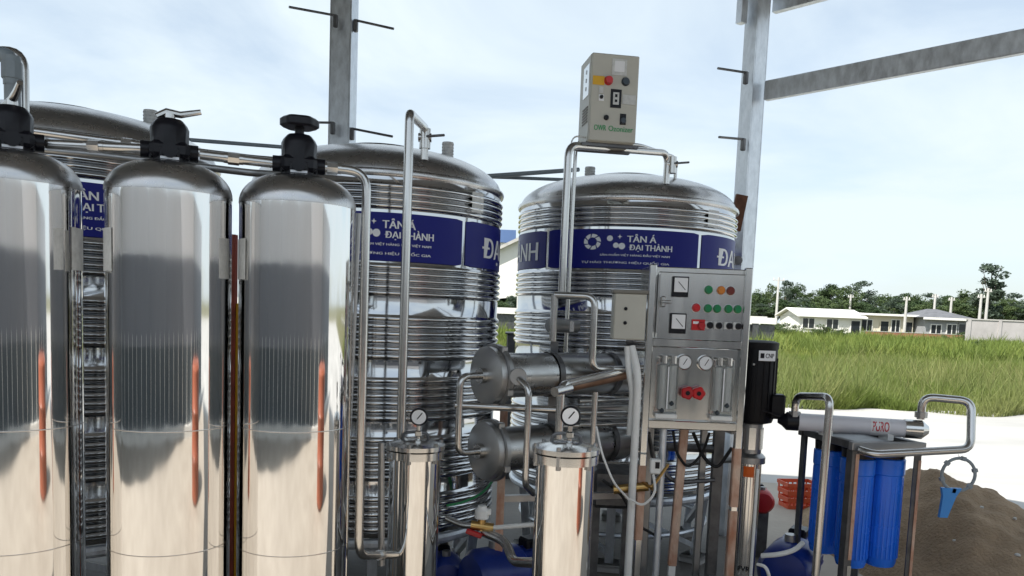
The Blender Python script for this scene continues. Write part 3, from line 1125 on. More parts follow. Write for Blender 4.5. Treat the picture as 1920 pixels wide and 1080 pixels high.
def housing(px, py, Y):
    c = rl(px, py, Y)
    rot = AXV.to_track_quat('Z', 'Y').to_matrix().to_4x4()
    Mx = TR(c) @ rot
    h = MB().lathe([(.100, .0), (.100, .78), (.09, .80), (.05, .83)], 48, Mx).build('membrane_housing', M['steel_body'], ro)
    MB().lathe([(.02, -.050), (.118, -.046), (.128, -.040), (.128, -.012)], 56, Mx).build('end_cap', M['cap'], h)
    MB().lathe([(.13, -.010), (.140, -.006), (.140, .014), (.132, .020), (.101, .022)], 56, Mx).build('clamp_ring', M['steel_dull'], h)
    for k in range(4):
        a = math.pi / 2 * k + .5
        q = Mx @ Vector((.134 * math.cos(a), .134 * math.sin(a), .003))
        MB().box(q, (.035, .03, .03), rot, .004).build('clamp_lug', M['steel_dull'], h)
    MB().lathe([(.034, -.075), (.034, -.049)], 18, Mx).build('port', M['pipe'], h)
    MB().lathe([(.105, .30), (.105, .33)], 48, Mx, cap=False).build('strap', M['steel_dark'], h)
    MB().lathe([(.105, .66), (.105, .69)], 48, Mx, cap=False).build('strap', M['steel_dark'], h)
    return Mx @ Vector((0, 0, -.07)), Mx


e1, M1 = housing(925, 704, 3.52)
e2, M2 = housing(920, 844, 3.52)
u = -AXV


def rp_(path, r=.0155, bend=.045, m='pipe', name='pipe'):
    return MB().tube(path, r, 12, bend).build(name, M[m], ro)


rp_([e1, e1 + u * .10 + Vector((.0, -.02, 0)), e1 + u * .10 + Vector((.0, -.02, -.33)), e2 + u * .10 + Vector((.0, -.02, 0)), e2][0:2]
    + [Vector((e2.x, e2.y, e2.z)) + u * .10 + Vector((0, -.02, 0)), e2])
a = rl(852, 760, 3.40); b = rl(1078, 770, 3.55)
rp_([a, b], .016)
MB().lathe([(.036, -.02), (.036, .02)], 24, TR(rl(972, 706, 3.42)) @ FRONT).build('flange', M['steel_dull'], ro)
c0 = rl(970, 706, 3.45)
rp_([c0 + Vector((0, .06, 0)), c0 + Vector((0, -.04, 0)), rl(992, 728, 3.36), rov(rl(992, 728, 3.36), 910), rl(1000, 925, 3.5)], .0145, .04)
# upper loop
c1 = rl(1040, 553, 3.72)
c2 = rl(1116, 556, 3.66)
rp_([c1, c2, rov(c2, 692), rl(1178, 692, 3.80)], .0165, .05)
rp_([rl(1040, 553, 3.72), rl(1046, 300, 3.9)][:1] + [rov(rl(1040, 553, 3.72), 640)], .0165)
rp_([rl(1172, 694, 3.84), rl(1052, 722, 3.30), rov(rl(1052, 722, 3.30), 860)], .0175, .05)
rp_([rl(1040, 735, 3.26), rl(1068, 728, 3.34)], .021, 0)
rp_([rl(1040, 800, 3.7), rl(1205, 792, 3.9)], .008, 0)
rp_([rl(1116, 735, 3.6), rov(rl(1116, 735, 3.6), 850)], .0135, 0)
MB().tube([rl(1056, 728, 3.62), rl(1170, 704, 3.82)], .022, 16).build('wrapped_pipe', M['copper'], ro)
for k in range(5):
    rp_([rl(1085, 752 + k * 11, 3.75), rl(1208, 748 + k * 12, 3.95)], .008 if k % 2 else .012, 0, 'steel_dull' if k % 2 else 'pipe', 'rack_rail')
MB().cyl(rl(1030, 610, 3.85), rl(1080, 612, 3.95), .033, 18).build('valve_body', M['steel_dull'], ro)
MB().box(rl(1072, 612, 3.82), (.02, .03, .05)).build('valve_handle', M['pipe'], ro)
m = MB(); p = rl(1040, 640, 3.78); m.beam(p, Vector((p.x, p.y, 0)), .036, .036)
m.build('rack_post', M['steel_dark'], ro)
m = MB(); p = rl(945, 770, 3.72); m.beam(p, Vector((p.x, p.y, .18)), .036, .036)
m.build('rack_post', M['film'], ro)
m = MB(); m.beam(Vector((p.x, p.y, .178)), Vector((p.x, p.y, 0)), .036, .036)
m.build('rack_foot', M['steel'], ro)
for z_ in (1.05, .62):
    MB().beam(rl(945, 800, 3.72) * Vector((1, 1, 0)) + Vector((0, 0, z_)), Vector((-.23, .16, z_)), .03, .03).build('rack_rail', M['steel_dull'], ro)
MB().tube([rl(1118, 800, 3.5), rl(1128, 850, 3.45), rl(1150, 905, 3.45), rl(1180, 938, 3.55)], .005, 6, .05).build('sample_hose', M['pvc_white'], ro)
MB().tube([rl(1225, 890, 3.65), rl(1230, 925, 3.6), rl(1205, 950, 3.6), rl(1180, 935, 3.6)], .006, 6, .04).build('cable', M['pvc_white'], ro)
for k in range(4):
    MB().tube([rl(1205 + 8 * k, 905 + 6 * k, 3.72), rl(1222, 915, 3.66), rl(1235 + 6 * k, 895 - 8 * k, 3.7)], .007, 6, .03).build('brass_fitting', M['brass'], ro)
MB().cyl(rl(1150, 918, 3.72), rl(1215, 912, 3.72), .022, 12).build('solenoid_valve', M['brass'], ro)


for k, (pp, r_, m_) in enumerate((
        ([(1262, 808, 3.85), (1268, 850, 3.9), (1290, 880, 3.95), (1318, 850, 3.95), (1330, 812, 3.9)], .007, 'rubber'),
        ([(1300, 812, 3.95), (1320, 860, 4.0), (1345, 880, 4.0), (1372, 840, 3.95)], .009, 'rubber'),
        ([(1216, 812, 3.95), (1225, 860, 4.0), (1262, 905, 4.0), (1340, 900, 4.0)], .012, 'steel_dark'),
        ([(1250, 838, 4.05), (1350, 842, 4.05)], .022, 'steel_dark'),
        ([(1280, 868, 4.1), (1372, 862, 4.1)], .016, 'steel_dull'),
        ([(1130, 900, 3.75), (1165, 925, 3.75), (1195, 985, 3.8), (1240, 1010, 3.85)], .007, 'rubber'))):
    MB().tube([rl(*q) for q in pp], r_, 8, .05).build('cable' if m_ == 'rubber' else 'pipe', M[m_], ro)
p = rl(1348, 815, 4.05)
MB().beam(Vector((p.x, p.y, 1.0)), Vector((p.x, p.y, 0)), .05, .05).build('rear_upright', M['steel_dark'], ro)
p = rl(1150, 880, 4.1)
MB().box(Vector((p.x, p.y, .62)), (.22, .2, .2), None, .02).build('motor_housing', M['steel_dark'], ro)
MB().beam(Vector((p.x - .08, p.y, .52)), Vector((p.x - .08, p.y, 0)), .04, .04).build('rack_post', M['steel_dark'], ro)
MB().beam(Vector((p.x + .08, p.y, .52)), Vector((p.x + .08, p.y, 0)), .04, .04).build('rack_post', M['steel_dark'], ro)


# ================================================================== VERTICAL PUMP
vp = at(1421, 640, 3.98); vp.z = 0
o = empty('vertical_pump', vp, R(-12))
tag(o, 'tall vertical pump with black motor on a stainless column, beside the control cabinet', 'pump')
zt = zat(1424, 640, 3.98); zm = zat(1424, 790, 3.98)
mb = MB()
mb.lathe([(.05, zm - .012), (.092, zm), (.099, zm + .02), (.099, zt - .03), (.092, zt - .008), (.07, zt)], 36)
for k in range(20):
    a = 2 * math.pi * k / 20
    mb.box((.099 * math.cos(a), .099 * math.sin(a), (zm + zt) / 2 - .02), (.008, .005, zt - zm - .12), RZ(a))
mo = mb.build('motor', M['motor'], o)
MB().lathe([(.102, zt - .035), (.103, zt - .004), (.074, zt + .005), (.03, zt + .006)], 36).build('fan_cover', M['motor'], mo)
MB().box((.108, -.03, zm + .085), (.07, .09, .12), None, .008).build('terminal_box', M['motor'], mo)
MB().box((.038, -.1055, zt - .066), (.086, .004, .05), RZ(R(22)), .001).build('name_plate', M['white'], mo)
Mp = TR((.0065, -.1212, zt - .078)) @ RZ(R(22))
t = MB(); t.add([Mp @ Vector(q) for q in ((0, 0, 0), (.02, 0, 0), (.02, 0, .024), (0, 0, .024))], [(0, 1, 2, 3)]); t.build('logo', M['black'], mo, 0)
t = MB(); flat_text(t, 'CNP', .043, .022, Mp @ TR((.027, 0, .001))); t.build('lettering', M['black'], mo, 0)
MB().cyl((-.02, -.103, zt - .11), (-.02, -.095, zt - .11), .006, 8).build('screw', M['steel'], mo)
za = zat(1412, 848, 3.98)
mb = MB(); mb.cyl((0, 0, za), (0, 0, zm - .005), .052, 28)
mb.build('lantern', M['steel_dull'], o)
for k in range(3):
    a = R(-60 + 60 * k)
    MB().box((.053 * math.sin(a), -.053 * math.cos(a), za + .075), (.032, .004, .11), RZ(a)).build('coupling_guard', M['steel'], o)
mb = MB(); mb.lathe([(.05, za - .055), (.074, za - .05), (.074, za - .02), (.06, za - .005), (.05, za)], 32)
mb.build('head_flange', M['steel_dull'], o)
mb = MB(); mb.lathe([(.056, .14), (.056, za - .05)], 40); mb.build('stage_column', M['steel'], o)
n = 6; vs_ = []
for i in range(n + 1):
    a = R(-34 + 52 * i / n)
    for zz in (za - .118, za - .064):
        vs_.append((.0575 * math.sin(a), -.0575 * math.cos(a), zz))
MB().add(vs_, [(2 * i, 2 * i + 2, 2 * i + 3, 2 * i + 1) for i in range(n)]).build('warning_sticker', M['orange'], o)
for k in range(4):
    a = math.pi / 2 * k + R(35)
    MB().cyl((.068 * math.cos(a), .068 * math.sin(a), .13), (.068 * math.cos(a), .068 * math.sin(a), za - .02), .006, 8).build('tie_rod', M['pipe'], o)
MB().lathe([(.09, .0), (.09, .03), (.07, .05), (.07, .14)], 32).build('base', M['steel_dull'], o)
t = MB(); flat_text(t, 'FVR', .06, .026, TR((-.03, -.0585, zat(1395, 1072, 3.92)))); t.build('lettering', M['black'], o, 0)


# ================================================================== BLUE FILTER STAND
fs0 = at(1604, 836, 3.62)
ZS = fs0.z
fst = empty('filter_stand', (fs0.x, fs0.y, 0), R(11))
tag(fst, 'steel stand holding tall blue filter housings and a grey tube on top', 'filter stand')
SW, SD = .33, .43
for (x, y, m) in ((0, 0, 'steel_dark'), (SW, 0, 'steel_dark'), (0, SD, 'steel_dark'), (SW, SD, 'steel_dull')):
    mb = MB()
    mb.box((x + (.004 if x == 0 else -.004), y + (.0 if y == 0 else 0), ZS / 2 - .01), (.036, .006, ZS - .02))
    mb.box((x + (-.012 if x == 0 else .012), y + (.0215 if y == 0 else -.0215), ZS / 2 - .01), (.006, .036, ZS - .02))
    mb.build('leg', M['steel_dull'] if m == 'steel_dull' else M[m], fst)
MB().box((.012, -.005, ZS * .70), (.017, .003, ZS * .52)).build('peeling_film', M['film'], fst)
MB().box((.012, -.005, ZS * .22), (.019, .003, ZS * .38)).build('bare_edge', M['steel'], fst)
MB().box((SW + .006, -.005, ZS * .62), (.014, .003, ZS * .62)).build('peeling_film', M['film'], fst)
MB().box((SW + .006, -.005, ZS * .15), (.016, .003, ZS * .26)).build('bare_edge', M['steel'], fst)
for y in (0, SD):
    MB().box((SW / 2, y, ZS), (SW + .05, .034, .038), None, .003).build('top_rail', M['steel_dull'] if y == 0 else M['steel_dark'], fst)
    MB().box((SW / 2, y, .16), (SW - .04, .03, .03)).build('bottom_rail', M['steel_dull'], fst)
for x in (0, SW):
    MB().box((x, SD / 2, ZS), (.034, SD - .036, .036), None, .003).build('top_rail', M['steel_dark'], fst)
    MB().box((x, SD / 2, .16), (.03, SD - .04, .03)).build('bottom_rail', M['steel_dull'], fst)
MB().box((SW / 2, SD / 2, ZS - .006), (SW - .036, SD - .036, .006)).build('top_plate', M['steel_dark'], fst)
zc0 = zat(1640, 1072, 3.66)
for iy in range(2):
    for ix in range(2):
        x, y = (.088 if ix == 0 else .246), (.10 if iy == 0 else .325)
        prof = [(.045, zc0), (.064, zc0 + .008), (.071, zc0 + .03), (.075, ZS - .15), (.079, ZS - .145), (.079, ZS - .075), (.07, ZS - .07)]
        mb = MB().lathe(prof, 32)
        for k in range(24):
            a = 2 * math.pi * k / 24
            mb.box((.0735 * math.cos(a), .0735 * math.sin(a), (zc0 + .05 + ZS - .16) / 2), (.005, .007, ZS - .21 - zc0), RZ(a))
        for v_i in range(len(mb.v)):
            vx_, vy_, vz_ = mb.v[v_i]; mb.v[v_i] = (vx_ + x, vy_ + y, vz_)
        h = mb.build('filter_housing', M['blue'], fst)
        MB().lathe([(.074, ZS - .069), (.076, ZS - .03), (.06, ZS - .012)], 28, TR((x, y, 0))).build('housing_head', M['black'], h)
fi = (TR((fs0.x, fs0.y, 0)) @ RZ(R(11))).inverted()


def fl(*a): return fi @ at(*a)


# tube lying on the stand
a = fl(1470, 792, 3.86); b = fl(1742, 788, 3.72)
zt_ = ZS + .019 + .044
a.z = zt_ + .01; b.z = zt_ + .01
d = (b - a).normalized()
rot = d.to_track_quat('Z', 'Y').to_matrix().to_4x4()
L = (b - a).length
tb = MB().lathe([(.040, .06), (.042, .07), (.042, L - .10)], 28, TR(a) @ rot).build('membrane_tube', M['tube_grey'], fst)
MB().lathe([(.012, -.03), (.024, -.01), (.045, .012), (.045, .065)], 24, TR(a) @ rot).build('end_cap', M['black'], tb)
MB().lathe([(.045, L - .105), (.045, L - .03), (.02, L)], 24, TR(a) @ rot).build('end_cap', M['steel'], tb)
MB().tube([a + d * .02, a + d * -.05 + Vector((0, 0, .03)), a + d * -.13 + Vector((0, 0, .05))], .004, 6, .03).build('lamp_cable', M['black'], tb)
# label sheet round the front of the tube
perp = Vector((0, 0, 1)); fr = d.cross(perp).normalized()
if (fi.to_3x3().inverted() @ fr).y > 0:
    fr = -fr


def tpt(s, ang, rr=.0432):
    return a + d * s + (perp * math.sin(ang) + fr * math.cos(ang)) * rr


vs_ = []
s0, s1 = L * .60, L * .73
for i in range(9):
    an = R(-60 + 130 * i / 8)
    vs_ += [tpt(s0, an), tpt(s1, an)]
MB().add(vs_, [(2 * i, 2 * i + 1, 2 * i + 3, 2 * i + 2) for i in range(8)]).build('label_sheet', M['white'], tb, 60)
tv, tf = text_mesh('PURO', 1.0)
x0 = min(v.x for v in tv); x1 = max(v.x for v in tv); y0 = min(v.y for v in tv); y1 = max(v.y for v in tv)
mb = MB()
for k in (0, 1):
    mb.add([tpt(s0 + .006 + (s1 - s0 - .012) * (v.x - x0) / (x1 - x0) + .0015 * k, R(-22 + 62 * (v.y - y0) / (y1 - y0)), .0442 + .0003 * k) for v in tv], tf)
mb.build('lettering', M['red_print'], tb, 0)
for s in (.3, .72):
    c = a + d * (L * s)
    MB().box((c.x, c.y, ZS + .018 + .012), (.03, .07, .03)).build('tube_clip', M['pvc_white'], tb)

# pipes of the stand
q = fl(1490, 776, 3.84); q = Vector((q.x, q.y, q.z))
top = fl(1490, 742, 3.84)
e = fl(1557, 744, 3.55)
dn = fl(1530, 1078, 3.55)
MB().tube([Vector((q.x, q.y, q.z - .03)), Vector((q.x, q.y, top.z)), e, Vector((e.x - .012, e.y, .03))], .0175, 14, .055).build('inlet_pipe', M['pipe'], fst)
MB().cyl(q + Vector((0, 0, -.015)), q + Vector((0, 0, .012)), .028, 8).build('union', M['steel_dull'], fst)
q = fl(1727, 778, 3.73)
top = fl(1733, 744, 3.73); t2 = fl(1822, 752, 3.66); t3 = fl(1820, 842, 3.60); t4 = fl(1638, 852, 3.54)
MB().tube([Vector((q.x, q.y, q.z - .02)), Vector((q.x, q.y, top.z)), t2, t3, t4, t4 + Vector((-.03, .06, .01))], .0185, 14, .05).build('outlet_pipe', M['pipe'], fst)
MB().cyl(q + Vector((0, 0, -.012)), q + Vector((0, 0, .014)), .028, 8).build('union', M['steel_dull'], fst)
MB().box(((.12), -.10, .12), (.12, .08, .012)).build('tray', M['pvc_white'], fst)

# spanner hanging from the outlet pipe
c = at(1797, 890, 3.60)
o = empty('filter_wrench', c)
tag(o, 'light blue plastic filter spanner hanging by its ring from the bent pipe', 'wrench')
rr = .076
MB().tube([(rr * math.cos(2 * math.pi * i / 28), 0, rr * math.sin(2 * math.pi * i / 28)) for i in range(28)], .0075, 8, closed=True).build('ring', M['pvc_grey'], o)
for k in range(6):
    a = 2 * math.pi * k / 6 + .3
    MB().box((rr * math.cos(a), 0, rr * math.sin(a)), (.02, .018, .016), RY(-a)).build('lug', M['pvc_grey'], o)
mb = MB()
vs_ = []
for (x, z, hw) in ((-.028, -.062, .046), (-.035, -.10, .03), (-.048, -.165, .022), (-.055, -.20, .018)):
    for sx in (-1, 1):
        for sy in (-1, 1):
            vs_.append((x + sx * hw, sy * .009, z))
fs_ = []
for j in range(3):
    b_ = j * 4
    fs_ += [(b_, b_ + 1, b_ + 5, b_ + 4), (b_ + 2, b_ + 6, b_ + 7, b_ + 3), (b_, b_ + 4, b_ + 6, b_ + 2), (b_ + 1, b_ + 3, b_ + 7, b_ + 5)]
fs_ += [(0, 2, 3, 1), (12, 13, 15, 14)]
mb.add(vs_, fs_); mb.build('handle', M['blue_light'], o)
MB().tube([(.0, 0, rr), (.0, -.022, rr + .02), (.0, 0, rr + .048), (.0, .022, rr + .02)], .003, 6, closed=True).build('wire_hook', M['steel_dark'], o)


# ================================================================== PUMPS AND LOOSE THINGS
def pump(px, py, Y, ang, label, m='blue_dark', sc=1.0, cap='black'):
    c = at(px, py, Y)
    o = empty('water_pump', (c.x, c.y, 0), ang)
    tag(o, label, 'pump', 'small water pumps')
    z = c.z
    r_ = .14 * sc
    Mx = TR((0, 0, z)) @ RY(math.pi / 2)
    b_ = MB().lathe([(r_ * .35, -.16 * sc), (r_ * .8, -.15 * sc), (r_, -.11 * sc), (r_, .10 * sc), (r_ * .85, .12 * sc), (r_ * .85, .30 * sc), (r_ * .6, .33 * sc)], 36, Mx)
    bo = b_.build('casing', M[m], o)
    for k in range(18):
        a = 2 * math.pi * k / 18
        p = Mx @ Vector((r_ * .88 * math.cos(a), r_ * .88 * math.sin(a), .21 * sc))
        MB().box(p, (.16 * sc, .012, .004), RX(-a), 0).build('cooling_fin', M[m], bo)
    MB().box((.2 * sc, 0, z + r_ * .95), (.11 * sc, .09 * sc, .06 * sc), None, .01).build('terminal_box', M[cap], o)
    MB().cyl((-.02, 0, z + r_ * .8), (-.02, 0, z + r_ * 1.25), .03 * sc, 14).build('outlet', M['steel_dull'], o)
    for s in (-.05, .22):
        MB().box((s * sc, 0, (z - r_ * .7) / 2), (.05, .16 * sc, max(.02, z - r_ * .7))).build('foot', M['steel_dark'], o)
    return o


pump(932, 1078, 3.75, R(35), 'navy blue pump on the floor behind the filter without pressure vessels')
pump(1480, 1062, 4.05, R(60), 'navy blue pump with black lid beside the blue filter stand')
pump(1428, 938, 5.0, R(80), 'red pump standing behind the vertical pump', 'redpump', .52)
pump(835, 1075, 3.9, R(100), 'dark blue pump half hidden behind the filter beside the vessels', 'blue_dark', .7)
# drum of the right pump: white hose
pipe('hose', [at(1428, 1042, 3.8), at(1460, 1040, 3.75), at(1490, 1032, 3.75), at(1505, 1018, 3.8)], .012, M['pvc_white'],
     'white hose curving over the navy pump beside the filter stand', 'hose', bend=.06)
pipe('hose', [at(1420, 1058, 3.7), at(1436, 1062, 3.66), at(1444, 1085, 3.66), at(1444, 1130, 3.66)], .008, M['pvc_white'],
     'thin white hose dropping beside the pump column', 'hose', bend=.05)
a = at(1421, 880, 3.83)
pipe('pvc_pipe', [a, Vector((a.x, a.y, .02))], .008, M['pvc_white'], 'thin white riser pipe alongside the stainless pump column', bend=0)

# pipework under the housings: brass valve and grey pipes
c = at(903, 985, 3.3)
o = empty('brass_valve', c)
tag(o, 'brass valve with white cap between the two cartridge filters', 'valve')
MB().cyl((-.045, 0, 0), (.05, .0, -.01), .02, 14).cyl((0, 0, -.02), (0, 0, .03), .017, 12).build('body', M['brass'], o)
MB().lathe([(.024, .028), (.03, .032), (.03, .065), (.02, .075), (.018, .085)], 20).box((.028, -.005, .06), (.02, .02, .025), None, .003).build('cap', M['pvc_white'], o)
MB().box((-.03, -.022, -.03), (.07, .018, .022), RY(R(18)), .004).build('lever', M['redpump'], o)
pipe('steel_pipe', [at(908, 998, 3.3), at(948, 1015, 3.2), at(962, 1054, 3.1), at(1028, 1056, 2.78)], .0195, M['pipe'],
     'grey pipe curving from the brass valve into the second cartridge filter', group=G, bend=.05, unions=[(2, .8)])
pipe('steel_pipe', [at(838, 972, 3.4), at(868, 985, 3.35), at(895, 987, 3.3)], .014, M['pipe'],
     'short pipe entering the brass valve beside the first cartridge filter', group=G, bend=.03)
pipe('pvc_pipe', [at(918, 990, 3.3), at(1008, 983, 3.2)], .010, M['pvc_white'], 'thin white pipe from the brass valve towards the second filter', bend=0)
pipe('hose', [at(838, 948, 3.7), at(870, 942, 3.75), at(905, 925, 3.8), at(925, 900, 3.9)], .006, M['green_print'],
     'thin green hose looping under the membrane housing', 'hose', bend=.05)
pipe('steel_pipe', [at(715, 830, 2.9), at(715, 1060, 2.9)], .012, M['steel_dull'],
     'thin dull pipe standing behind the tall bent pipe', group=G, bend=0)
pipe('steel_pipe', [at(672, 400, 2.9), at(640, 1120, 2.9)], .011, M['steel_dull'],
     'thin dull pipe standing close behind the round-knob vessel', group=G, bend=0)

# basket
c = ground(1494, 952)
o = empty('plastic_basket', (c.x, c.y, 0), R(8))
tag(o, 'red-orange plastic basket on the concrete behind the filter stand', 'basket')
bw, bd, bh = .27, .2, .22
for zz, s in ((.02, .86), (.08, .90), (.14, .95), (.205, 1.0)):
    mb = MB()
    W_, D_ = bw * s, bd * s
    hh = .028 if zz > .2 else .036
    mb.box((0, -D_ / 2, zz), (W_, .008, hh)).box((0, D_ / 2, zz), (W_, .008, hh))
    mb.box((-W_ / 2, 0, zz), (.008, D_ - .012, hh)).box((W_ / 2, 0, zz), (.008, D_ - .012, hh))
    mb.build('rim' if zz > .2 else 'slat', M['redbox'], o)
for k in range(7):
    x = -bw * .45 + bw * .9 * k / 6
    mb = MB(); mb.beam((x * .87, -bd * .425, 0.012), (x, -bd * .492, .2), .012, .006); mb.build('rib', M['redbox'], o)
    mb = MB(); mb.beam((x * .87, bd * .425, 0.012), (x, bd * .492, .2), .012, .006); mb.build('rib', M['redbox'], o)
MB().box((0, 0, .014), (bw * .84, bd * .84, .008)).build('floor', M['redbox'], o)

# red painted board and yellow post in the gap between vessels
c = at(436, 700, 2.95)
o = empty('red_post', (c.x, c.y, 0))
tag(o, 'narrow red painted steel post with yellow edge standing behind the vessels', 'post')
zt_ = zat(436, 440, 2.95)
MB().box((0, 0, zt_ / 2), (.022, .03, zt_)).build('post', M['redpost'], o)
MB().box((.0165, .004, zt_ / 2 - .1), (.008, .02, zt_ - .3)).build('yellow_edge', M['yellow'], o)
MB().box((0, 0, .01), (.12, .12, .016)).build('base_plate', M['steel_dark'], o)

# dark box behind the membrane housing
c = at(968, 640, 7.2)
o = empty('dark_cabinet', (c.x, c.y, 0))
tag(o, 'dark box standing on the yard in the gap between the tanks', 'box')
zt_ = zat(968, 626, 7.2)
MB().box((0, 0, zt_ / 2), (.17, .3, zt_), None, .01).build('body', M['steel_dark'], o)
MB().box((0, 0, zt_ + .006), (.2, .33, .015)).build('lid', M['steel_dark'], o)

# sand pile
c = ground(1775, 1030)
cx_, cy_ = 2.74, 5.15
mb = MB()
n = 110
vs_ = []; fs_ = []
rng = np.random.RandomState(3)
ph = rng.rand(12) * 6.28
for j in range(n + 1):
    for i in range(n + 1):
        x = -1.6 + 3.2 * i / n; y = -1.5 + 3.0 * j / n
        r_ = math.hypot(x * (1.18 if x > -.05 else 2.2), y * .95)
        h = .66 * max(0, 1 - (r_ / 1.38) ** 1.1)
        h -= .06 * math.exp(-(x * x + y * y) / .05)
        k = min(1, h * 5)
        h += k * (.02 * math.sin(17 * x - 13 * y + ph[3]) * math.sin(9 * y + ph[4]) + .012 * math.sin(29 * x + 7 * y + ph[5]) * math.sin(23 * y - 5 * x + ph[6]) + .024 * math.sin(3.1 * x + 2.3 * y + ph[0]) + .016 * math.sin(6.3 * x - 4.1 * y + ph[1]) + .009 * math.sin(11 * x + 9 * y + ph[2]) + .013 * (rng.rand() - .5))
        vs_.append((x, y, max(h, 0) + (.0 if h > .003 else -.02)))
for j in range(n):
    for i in range(n):
        b_ = j * (n + 1) + i
        fs_.append((b_, b_ + 1, b_ + n + 2, b_ + n + 1))
mb.add(vs_, fs_)
sp = mb.build('sand_pile', M['sand'], None, 0)
sp.data.polygons.foreach_set('use_smooth', [True] * len(sp.data.polygons))
sp.location = (cx_, cy_, .006)
tag(sp, 'heap of brown sand on the floor beside the blue filter stand', 'sand pile')
for k in range(14):
    x, y = rng.uniform(-.2, .8), rng.uniform(-1.0, -.35)
    i_, j_ = int((x + 1.6) / 3.2 * n), int((y + 1.5) / 3.0 * n)
    zz = vs_[j_ * (n + 1) + i_][2]
    st = MB().lathe([(.3, -1), (.85, -.6), (1, 0), (.8, .6), (.25, .95)], 7)
    st.v = [(vx_ * rng.uniform(.8, 1.2), vy_ * rng.uniform(.8, 1.2), vz_ * .7) for vx_, vy_, vz_ in st.v]
    sto = st.build('stone', M['pole'])
    q = rng.uniform(.008, .02)
    sto.scale = (q, q, q); sto.location = (cx_ + x, cy_ + y, zz + .008)
    tag(sto, 'small pale stone lying on the brown sand heap', 'stone', 'stones on the sand heap')

# ================================================================== BEHIND THE CAMERA (seen in the polished steel)
fw = empty('rear_shed_wall', (0, -4.3, 0))
tag(fw, 'long shed wall of dark sheets with pale posts, reflected in the polished vessels', 'wall')
cor = [Vector((-11.5, 1.5, 0)), Vector((-7.2, -.4, 0)), Vector((-5.4, -2.8, 0)), Vector((-2.6, -4.3, 0)), Vector((1.2, -4.3, 0)), Vector((3.8, -2.9, 0)), Vector((5.6, -.6, 0)), Vector((10.0, .85, 0))]
for i in range(len(cor) - 1):
    a, b = cor[i] + Vector((0, 4.3, 0)), cor[i + 1] + Vector((0, 4.3, 0))
    L_ = (b - a).length
    d = (b - a) / L_
    nn = Vector((-d.y, d.x, 0))
    Mw = Matrix((d, nn, Vector((0, 0, 1)))).transposed().to_4x4()
    n = int(L_ / .08)
    vs_ = []
    for k in range(n + 1):
        q = a + d * (L_ * k / n) + nn * (.002 * math.sin(k * math.pi / 2))
        vs_ += [(q.x, q.y, .12), (q.x, q.y, 1.0)]
    MB().add(vs_, [(2 * k, 2 * k + 1, 2 * k + 3, 2 * k + 2) for k in range(n)]).build('lower_sheet', M['wallsheet'], fw)
    MB().box((a + b) / 2 - nn * .02 + Vector((0, 0, 1.47)), (L_, .03, .94), Mw).build('middle_panel', M['wallmid'], fw)
    MB().box((a + b) / 2 - nn * .02 + Vector((0, 0, 2.29)), (L_, .03, .69), Mw).build('upper_panel', M['wallgrey'], fw)
    MB().box((a + b) / 2 + nn * .05 + Vector((0, 0, .06)), (L_, .16, .16), Mw).build('kerb', M['w_white'], fw)
    m_ = max(2, int(L_ / .85))
    for k in range(m_):
        q = a + d * (L_ * (k + .5) / m_) + nn * .04
        MB().box(q + Vector((0, 0, .62)), (.06, .04, 1.0), Mw).build('post', M['w_white'], fw)
dr = empty('orange_drum', (3.0, .95, 0))
dr.scale = (1.7, 1.7, 1.08)
tag(dr, 'orange plastic drum standing on the shed floor, reflected in the vessels', 'drum')
MB().lathe([(.25, .008), (.28, .03), (.28, .3), (.29, .32), (.28, .34), (.28, .62), (.29, .64), (.28, .66), (.28, .92), (.24, .96), (.05, .965)], 40).build('body', M['drum'], dr)
MB().cyl((.12, 0, .962), (.12, 0, .99), .03, 12).build('bung', M['black'], dr)

